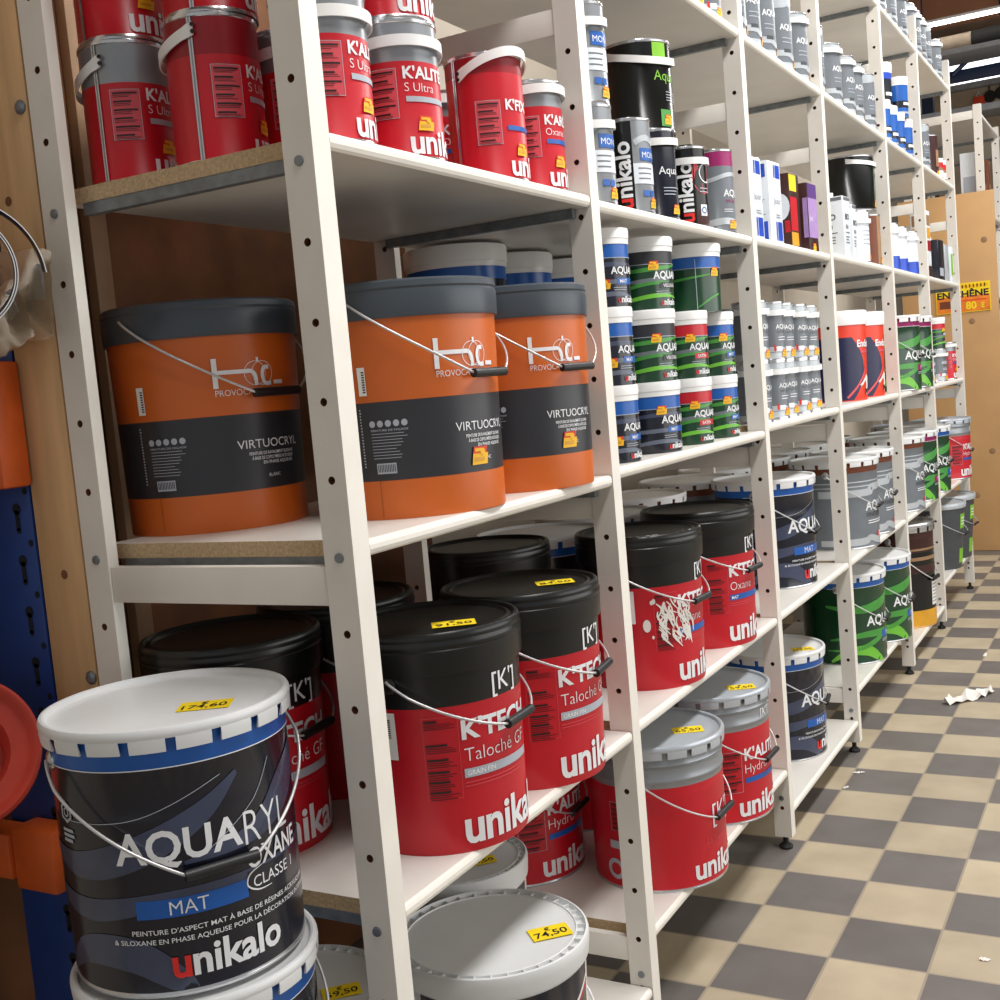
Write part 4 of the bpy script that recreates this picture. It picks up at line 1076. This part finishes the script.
# fifth bay third shelf, sixth bay third shelf
G = 'green pails with magenta band'; cat = 'paint pail'
pail_green_mag.put(-.115, 3.925, 1.1082, -16, 'green pail with magenta band, nearer of two on the third shelf', cat, G)
pail_green_mag.put(-.118, 4.236, 1.1082, -12, 'green pail with magenta band, beside the sixth front post', cat, G)
tub_green_red.put(-.075, 4.93, 1.1102 + .16, -30, 'green tub with red band on a grey tin, sixth bay', 'paint tub', None)
tin_small_grey.put(-.075, 4.93, 1.1102, -30, 'grey tin under a green tub in the sixth bay', P, None, (1.25, 1.25, 1))
tin_area.put(-.07, 5.23, 1.1102, -36, 'small red tin on the third shelf beside the last post', P, None)
tin_small_grey.put(-.075, 4.66, 1.1102, -30, 'grey tin on the third shelf right behind the sixth post', P, None)

# second shelf, bays three to six
G = 'grey pails on the second shelf'
pail_grey.put(-.46, 1.975, .6202, -20, 'grey pail in the back row behind the navy pail, nearer', cat, G)
pail_grey.put(-.46, 2.41, .6202, -20, 'grey pail in the back row behind the navy pail, farther', cat, G)
pail_grey.put(-.118, 2.943, .6202, -18, 'grey pail at the shelf front, fourth bay, beside the fourth post', cat, G)
pail_grey.put(-.128, 3.268, .6202, -14, 'grey pail at the shelf front, fourth bay, beside the fifth post', cat, G)
for k, y in enumerate((2.77, 3.085, 3.40)): pail_grey.put(-.46, y, .6202, -18, 'grey pail in the back row of the fourth bay, %s' % ('near end', 'middle', 'far end')[k], cat, G)
pail_grey.put(-.122, 3.903, .6172, -16, 'grey pail at the shelf front of the fifth bay beside a green one', cat, G)
pail_green_mag.put(-.120, 4.236, .6172, -18, 'green pail with magenta band on the second shelf of the fifth bay', cat, 'green pails with magenta band')
for k, y in enumerate((3.78, 4.10)): pail_grey.put(-.46, y, .6172, -18, 'grey pail in the back row of the fifth bay, %s' % ('near end', 'far end')[k], cat, G)
pail_green.put(-.123, 4.625, .6102, -18, 'green pail on the second shelf of the sixth bay', cat, None)
pail_red.put(-.103, 5.185, .6102, -34, 'grey topped red pail on the second shelf beside the last post', cat, None)
pail_red.put(-.24, 4.905, .6102, -34, 'grey topped red pail half hidden by the farthest red pail', cat, None)
# bottom shelf, bays three to six
G = 'green pails on the bottom shelf'
pail_green.put(-.132, 3.025, .2052, -16, 'green pail with blue band, nearer of two at the bottom front', cat, G, (1, 1, 1.04))
pail_green.put(-.105, 3.362, .2052, -16, 'green pail with blue band, farther of two at the bottom front', cat, G, (1, 1, 1.04))
pail_green.put(-.44, 2.775, .2052, 170, 'green pail at the back turned away, bottom shelf of the fourth bay', cat, G)
dark_pail = Kind(steel_pail([(.3, 'grey_dark')], 'lid_steel', lambda L: L.strip([(-.02, .2), (.0, .21), (.02, .2)], [.003] * 3, 'white_ink', 2), A(30)), 'd')
dark_pail.put(-.44, 2.07, .1082, -70, 'plain dark grey pail at the back of the bottom shelf, third bay', cat, None)
def lab_varnish(L):
    L.rect(-.21, .0, .21, .05, 'ochre', 1); L.rect(.02, .06, .09, .13, 'plastic_white', 2); L.lines(.025, .065, .085, .125, 6, 'grey_label', 3, t=.14); L.rect(-.21, .196, .21, .206, 'tan', 2); L.rect(-.21, .225, .21, .231, 'tan', 2); L.strip([(-.2, .17), (.2, .17)], [.012, .012], 'brown_dark', 1)
pail_black = Kind(steel_pail([(.22, 'black_gloss'), (.3, 'brown_dark')], 'tin_rim', lab_varnish, A(20)), 'v')
pail_black.put(-.122, 4.03, .1102, -26, 'tall black pail with yellow foot and white label, bottom shelf', cat, None, (1, 1, 1.45))
def plastic_pail():
    root = empty('plastic_pail'); mb = MB(); pr = [(0, .003), (.112, .003), (.115, 0), (.116, .004), (.140, .35)]
    mb.lathe(pr, 'grey_dark', 52); L = Label(mb, rad_of(pr), .128); L.rect(.0, .22, .07, .30, 'lime', 1); L.rect(.0, .03, .06, .11, 'lime', 1); L.lines(.01, .235, .06, .285, 3, 'white_ink', 2, t=.2); ears(mb, .139, .30, A(18), 'grey_label'); mb.build('body', root)
    lb = MB(); lb.lathe([(.141, .335), (.146, .334), (.147, .34), (.1475, .36), (.145, .364), (.139, .364), (.136, .358), (0, .358)], 'grey_light', 52); lb.build('lid', root)
    bail(root, .143, .31, .13, A(18), p=1.5); return root
pp = Kind(plastic_pail, 'pp')
pp.put(-.098, 4.84, .2102, -22, 'grey plastic pail with lime label, nearer of two at the bottom', 'plastic pail', 'grey plastic pails', (1, 1, .88))
pp.put(-.095, 5.17, .2102, -22, 'grey plastic pail with lime label beside the last post', 'plastic pail', 'grey plastic pails', (1, 1, .88))

# ---------------------------------------------------------------- beyond the last post: board, sign, next shelving
mb = MB(); mb.box((-.50, 6.60, .003), (.055, 6.622, 2.19), 'mdf', .001)
for (x, z) in ((-.02, .62), (-.1, 1.42), (-.01, 1.9), (-.12, .35)): 
    mb.lathe([(0, .0006), (.018, .0004), (.019, 0)], 'tan', 16, x=x, y=6.5999, z=z, axis=Matrix.Rotation(PI / 2, 3, 'X'))
tag(mb.build('wooden_board'), 'tall plain brown wooden board standing at the end of the aisle shelving', 'board')
mb = MB(); mb.box((-.30, 6.592, 1.478), (.012, 6.5985, 1.655), 'yellow'); F = Flat(mb, (-.30, 6.592, 1.478), (1, 0, 0), (0, 0, 1))
F.rect(.004, .004, .308, .10, 'sign_orange', 1); F.lines(.10, .142, .30, .17, 1, 'promo_yellow', 2, False, .3)
for k in range(9): F.rect(.11 + k * .021, .143, .117 + k * .021, .168, 'ochre', 2)
F.text('EN CHÊNE', .008, .092, .040, 'dark_ink', .03, wd=.295, lay=3)
F.rect(.02, .03, .12, .075, 'rust', 2); F.text('80', .17, .018, .045, 'yellow', .03, lay=3); F.rect(.15, .066, .29, .074, 'promo_red', 2); F.text('€', .25, .02, .03, 'yellow', .03, lay=3)
tag(mb.build('sale_sign', smooth=False), 'yellow and orange sign with black capitals fixed to the tall brown board', 'sign')

rack2 = empty('storage_rack', (0, 6.66, 0)); tag(rack2, 'second run of white shelving rising behind the tall brown board', 'shelving')
FR2 = [0.0, .92, 1.84]
for i, y in enumerate(FR2): upright_frame(i, y, rack2, [(.162, .209), (1.01, 1.06), (1.87, 1.915), (2.63, 2.68)])
for i in range(2):
    for z in (.117, .612, 1.09, 1.58, 2.083, 2.66): shelf(FR2[i] + PT + .002, FR2[i + 1] - .002, z, rack2)
def plain_box(dx, dy, h, m, m2):
    def make():
        root = empty('carton'); mb = MB(); mb.box((-dx / 2, -dy / 2, 0), (dx / 2, dy / 2, h), m, .002); F = Flat(mb, (-dx / 2, -dy / 2, 0), (1, 0, 0), (0, 0, 1)); S = Flat(mb, (dx / 2, -dy / 2, 0), (0, 1, 0), (0, 0, 1))
        F.rect(dx * .15, h * .2, dx * .85, h * .6, m2); S.rect(dy * .15, h * .2, dy * .85, h * .6, m2); mb.build('body', root, smooth=False)
        t = MB(); t.box((-dx / 2 - .0006, -.02, h - .03), (dx / 2 + .0006, .02, h + .0006), 'tan'); t.build('tape', root, smooth=False); return root
    return make
bk = [Kind(plain_box(.1, .12, .36, 'pale_box', 'soft_ink'), 'b'), Kind(plain_box(.1, .12, .38, 'rust', 'tan'), 'b'), Kind(plain_box(.1, .12, .34, 'brown_dark', 'red_deep'), 'b')]
far = (('fifth shelf', 2.0832), ('fourth shelf', 1.5802), ('third shelf', 1.0902), ('second shelf', .6122), ('bottom shelf', .1172))
for k in range(5):
    y = 6.66 + .12 + .14 * k; c = ('pale', 'rust brown', 'dark brown')[k % 3]
    bk[k % 3].put(-.09 - .02 * (k % 2), y, far[0][1], 0, '%s carton on the far shelving above the tall board, %s from its near end' % (c, ('first', 'second', 'third', 'fourth', 'fifth')[k]), 'carton', 'cartons on the far shelving')
for li, (nm, z) in enumerate(far):
    for k in range(3):
        y = 7.58 + .16 + .15 * k
        tin_tall_plain.put(-.075, y, z, -30, 'grey tin on the %s of the far shelving, %s past its second post' % (nm, ('first', 'second', 'third')[k]), P, 'tins on the far shelving')

# blue racking at the back of the shop, with rolls on its deck
pr = empty('pallet_rack', (0, 8.75, 0)); tag(pr, 'dark blue steel racking across the back of the shop under the window', 'racking')
for x in (-.76, 2.2):
    b = MB(); b.box((x, 0, 0), (x + .09, .09, 3.9), 'rack_night'); b.box((x, .7, 0), (x + .09, .79, 3.9), 'rack_night'); b.build('post', pr, smooth=False)
b = MB(); b.box((-.67, -.05, 3.28), (2.2, 0, 3.365), 'rack_night', .004); b.build('beam', pr)
b = MB(); b.box((-.67, -.05, 3.035), (2.2, .3, 3.085), 'plank_grey', .004); b.build('lower_deck', pr)
b = MB(); b.box((-.74, -.46, 3.40), (2.2, -.06, 3.436), 'plank_grey', .003); b.build('upper_deck', pr)
b = MB(); b.tube([(-.41, -.07, 3.33), (-.17, -.07, 3.52), (-.02, -.07, 3.64)], .018, 'rack_night', 8); b.build('brace', pr)
def xroll(x0, x1, r, m, y, z, label):
    mb = MB(); mb.lathe([(0, x0 + .01), (r * .4, x0 + .01), (r * .42, x0), (r, x0), (r, x1), (r * .42, x1), (r * .4, x1 - .01), (0, x1 - .01)], m, 32, y=y, z=z, axis=Matrix.Rotation(PI / 2, 3, 'Y'))
    tag(mb.build('sheet_roll'), label, 'roll', 'rolls on the blue racking')
xroll(-.46, -.235, .066, 'roll_beige', 8.45, 3.5025, 'beige end of a roll lying on the blue racking below the light tube')
xroll(-.233, 1.5, .068, 'roll_black', 8.45, 3.5045, 'long black roll lying on the blue racking below the light tube')
lm = empty('ceiling_lamp', (0, 8.30, 3.635)); tag(lm, 'long bright fluorescent tube across the back below the brown panel', 'lamp')
b = MB(); b.tube([(-.6, 0, 0), (1.9, 0, 0)], .013, 'tube_glow', 12); b.build('tube', lm)
b = MB(); b.box((-.62, -.02, .014), (1.92, .02, .034), 'lid_white', .004); b.build('housing', lm)
for x in (-.55, 1.8):
    b = MB(); b.tube([(x, 0, .05), (x, 0, .715)], .006, 'rack_night', 8); b.build('hanger', lm)
mb = MB(); mb.box((-.86, 9.1, 3.80), (5.5, 9.16, 4.35), 'carton'); 
for k in range(5): mb.box((-.1 + k * 1.1, 9.08, 3.80), (-.06 + k * 1.1, 9.1, 4.35), 'roll_black')
structure(mb.build('trim_1', smooth=False))
# tools hung on the far wall under the window
def tool(x, z, kind):
    mb = MB()
    if kind == 'disc': mb.lathe([(0, .02), (.05, .02), (.052, .0), (0, 0)], 'roll_black', 20, x=x, y=10.5, z=z, axis=Matrix.Rotation(PI / 2, 3, 'X')); mb.tube([(x, 10.48, z + .05), (x, 10.48, z + .13)], .006, 'black_rubber', 8)
    else: mb.box((x - .045, 10.45, z - .05), (x + .045, 10.4999, z + .05), 'promo_red', .006); mb.tube([(x - .02, 10.47, z + .05), (x, 10.47, z + .1), (x + .02, 10.47, z + .05)], .005, 'wire', 8)
    return mb.build('hanging_tool')
for x, z, k, l in ((-.34, 3.47, 'disc', 'round black tool hanging under the far window, left of two'), (-.25, 3.485, 'disc', 'round black tool hanging under the far window, right of two'), (-.43, 3.43, 'red', 'small red tool hanging under the far window')):
    tag(tool(x, z, k), l, 'tool', 'tools on the far wall')

# ---------------------------------------------------------------- left of the shelving
mb = MB(); mb.box((-.565, 0.001, 0), (-.474, .058, 4.2), 'timber', .004)
for (x, z) in ((-.535, 1.58), (-.49, 1.50), (-.515, 1.05), (-.50, .86)):
    mb.lathe([(0, .0009), (.004, .0008), (.007, 0)], 'hole_wood', 14, x=x, y=.0009, z=z, axis=Matrix.Rotation(PI / 2, 3, 'X'))
tm = mb.build('timber_post'); tag(tm, 'knotty raw timber post standing beside the rear post of the shelving end', 'post')
for (x, z) in ((-.487, 1.70), (-.52, 1.43), (-.485, .90)):
    b = MB(); b.lathe([(0, .006), (.006, .0055), (.010, .002), (.010, 0)], 'bolt_zinc', 14, x=x, y=.0009, z=z, axis=Matrix.Rotation(PI / 2, 3, 'X')); b.build('bolt', tm)
br = empty('pallet_rack', (-.64, .0, 0)); tag(br, 'blue slotted steel rack upright with orange beam ends beside the timber post', 'racking')
def keyhole_plate():
    mb = MB(); mb.box((-.062, .002, 0), (.070, .07, 2.1), 'rack_blue', .003); return mb
kp = keyhole_plate().build('upright', br)
for k in range(30):
    z = .45 + k * .0763
    if z > 1.36: break
    s_ = MB(); F = Flat(s_, (0.040, .0019, z), (1, 0, 0), (0, 0, 1)); F.disc(0, .010, .0085, 'slot_dark', 14, 1); F.rect(-.0045, -.022, .0045, .008, 'slot_dark', 1); F.disc(0, -.022, .0045, 'slot_dark', 10, 1); s_.build('keyhole_slot', br, smooth=False)
    s_ = MB(); F = Flat(s_, (0.062, .0019, z + .036), (1, 0, 0), (0, 0, 1)); F.disc(0, 0, .005, 'slot_dark', 12, 1); s_.build('round_hole', br, smooth=False)
b = MB(); b.box((-.062, -.05, 1.18), (.085, .0, 1.36), 'rack_orange', .006); b.box((-.062, -.056, 1.20), (.062, -.05, 1.34), 'rack_orange', .002)
b.lathe([(0, .004), (.010, .003), (.011, 0)], 'rack_orange', 16, x=.05, y=-.0561, z=1.225, axis=Matrix.Rotation(PI / 2, 3, 'X')); b.build('beam_end', br)
b = MB(); b.box((.0, -.05, .585), (.088, .0, .68), 'rack_orange', .006); b.build('beam_end', br)
b = MB(); b.box((-.17, -.055, .60), (.0, -.005, .67), 'rack_orange', .004); b.build('beam', br)
mb = MB(); mb.box((-.858, -.35, 0), (-.82, 1.45, 3.2), 'wood_board', .002); tag(mb.build('plywood_sheet'), 'rough brown plywood sheet against the wall behind the shelving end', 'plywood')
mb = MB(); mb.box((-.819, .385, 0), (-.795, .425, 3.2), 'tan', .002); tag(mb.build('wooden_batten'), 'pale upright batten behind the orange bucket at the shelving end', 'batten')

# red tub leaning against the blue upright
def facing(loc, d):
    z = Vector(d).normalized(); x = Vector((0, 0, 1)).cross(z).normalized(); y = z.cross(x)
    m = Matrix((x, y, z)).transposed().to_4x4(); m.translation = loc; return m
tb = empty('red_tub'); tag(tb, 'red plastic tub with ridged rim tipped on its side before the blue upright', 'tub')
mb = MB(); mb.lathe([(0, -.085), (.078, -.085), (.081, -.081), (.098, -.03), (.099, -.028), (.099, -.02), (.102, -.019), (.102, -.012), (.105, -.011), (.105, -.003), (.108, -.002), (.108, .006), (.104, .009), (.098, .006), (.092, -.004), (.084, -.008), (.066, -.012), (.058, -.03), (.05, -.07), (0, -.075)], 'tub_red', 56)
mb.build('body', tb)
tb.matrix_world = facing((-.590, -.150, .826), (.70, -.62, .42))
# rolled sheet
rl = empty('rolled_sheet'); tag(rl, 'roll of dark glossy sheet with pale edges hung at the left end', 'roll')
mb = MB(); vs = []; n = 170; turns = 2.55; Ln = .14
for i in range(n + 1):
    t = i / n; a = (1 - t) * turns * 2 * PI - .05; r = .069 + .007 * t + (.030 * max(0, t - .86) / .14)
    for zz in (0, -Ln):
        vs += [(r * math.cos(a), r * math.sin(a), zz), ((r + .0013) * math.cos(a), (r + .0013) * math.sin(a), zz)]
for i in range(n):
    q = 4 * i; w_ = q + 4
    mb.add([vs[q], vs[q + 1], vs[w_ + 1], vs[w_]], [(0, 1, 2, 3)], 'white_ink')
    mb.add([vs[q], vs[w_], vs[w_ + 2], vs[q + 2]], [(0, 1, 2, 3)], 'film'); mb.add([vs[q + 1], vs[q + 3], vs[w_ + 3], vs[w_ + 1]], [(0, 1, 2, 3)], 'film')
mb.build('sheet', rl); rl.matrix_world = facing((-.400, -.205, 1.457), (.77, -.62, -.13))
# clear packets hanging on the timber
def packet(name, w_, h_, loc, rot, label):
    root = empty(name); rnd = random.Random(int(w_ * 1000)); mb = MB(); nx, nz = 9, 11; vs = []
    for sd in (-1, 1):
        for j in range(nz + 1):
            for i in range(nx + 1):
                u, v = i / nx, j / nz; th = .011 * math.sin(u * PI) ** .7 * math.sin(v * PI) ** .7
                vs.append(((u - .5) * w_ + rnd.uniform(-.003, .003), sd * (th + rnd.uniform(0, .004) * math.sin(u * PI) * math.sin(v * PI)), -v * h_ + rnd.uniform(-.003, .003)))
    o = (nx + 1) * (nz + 1); fs = []
    for j in range(nz):
        for i in range(nx):
            a = j * (nx + 1) + i; fs.append((a, a + 1, a + nx + 2, a + nx + 1)); b_ = a + o; fs.append((b_ + nx + 1, b_ + nx + 2, b_ + 1, b_))
    mb.add(vs, fs, 'packet'); mb.build('bag', root)
    c = MB(); F = Flat(c, (-w_ * .30, -.004, -h_ * .55), (1, 0, 0), (0, 0, 1)); F.rect(0, 0, w_ * .30, h_ * .36, 'packet_card', 1); F.rect(w_ * .42, 0, w_ * .72, h_ * .40, 'soft_ink', 1); F.text('RA', w_ * .12, h_ * .06, w_ * .13, 'white_ink', .0, rot=True, lay=2); F.text('RA', w_ * .25, h_ * .06, w_ * .16, 'white_ink', .0, rot=True, lay=3)
    c.build('card', root, smooth=False)
    root.location = loc; root.rotation_euler = (0, rot, 0)
    return tag(root, label, 'packet', 'clear packets on the timber post')
packet('clear_packet', .105, .12, (-.497, -.0165, 1.505), .1, 'clear packet with dark printed card on the timber post beside the roll')
packet('clear_packet', .10, .085, (-.532, -.047, 1.452), -.3, 'crumpled clear packet hanging lowest under the rolled sheet')

# scraps on the floor
def scrap(name, x, y, L_, W_, rot, label, m='paper', up=.012):
    mb = MB(); rnd = random.Random(int(x * 999) + 5); n = 10; vs = []
    for i in range(n + 1):
        t = i / n
        for j in range(4):
            q = (j / 3 - .5) * W_ * (math.sin(PI * (t * .85 + .1)) ** .6)
            vs.append(((t - .5) * L_, q, .0015 + up * abs(math.sin(t * 9 + j)) * rnd.random()))
    fs = [(4 * i + j, 4 * i + j + 1, 4 * i + 5 + j, 4 * i + 4 + j) for i in range(n) for j in range(3)]
    mb.add(vs, fs, m); o = mb.build(name, smooth=False)
    sm = o.modifiers.new('thickness', 'SOLIDIFY'); sm.thickness = .0008; sm.offset = 1
    o.location = (x, y, 0); o.rotation_euler = (0, 0, rot); return tag(o, label, 'scrap', 'scraps on the tiles')
scrap('plastic_scrap', .238, 3.28, .24, .07, 1.0, 'crumpled white plastic strip lying on the tiles in the aisle', up=.03)
scrap('paper_scrap', .034, 2.394, .035, .012, .4, 'small white scrap on the tiles by the fourth post foot', up=.004)
scrap('paper_scrap', .026, 2.256, .022, .009, 1.2, 'tiny white scrap on the tiles between third and fourth posts', up=.004)
scrap('paper_scrap', .218, 3.916, .04, .012, 1.5, 'small pale scrap standing out on the tiles far down the aisle', up=.012)
scrap('paper_scrap', .515, 1.328, .022, .014, .2, 'white scrap on a dark tile nearest the camera', up=.003)
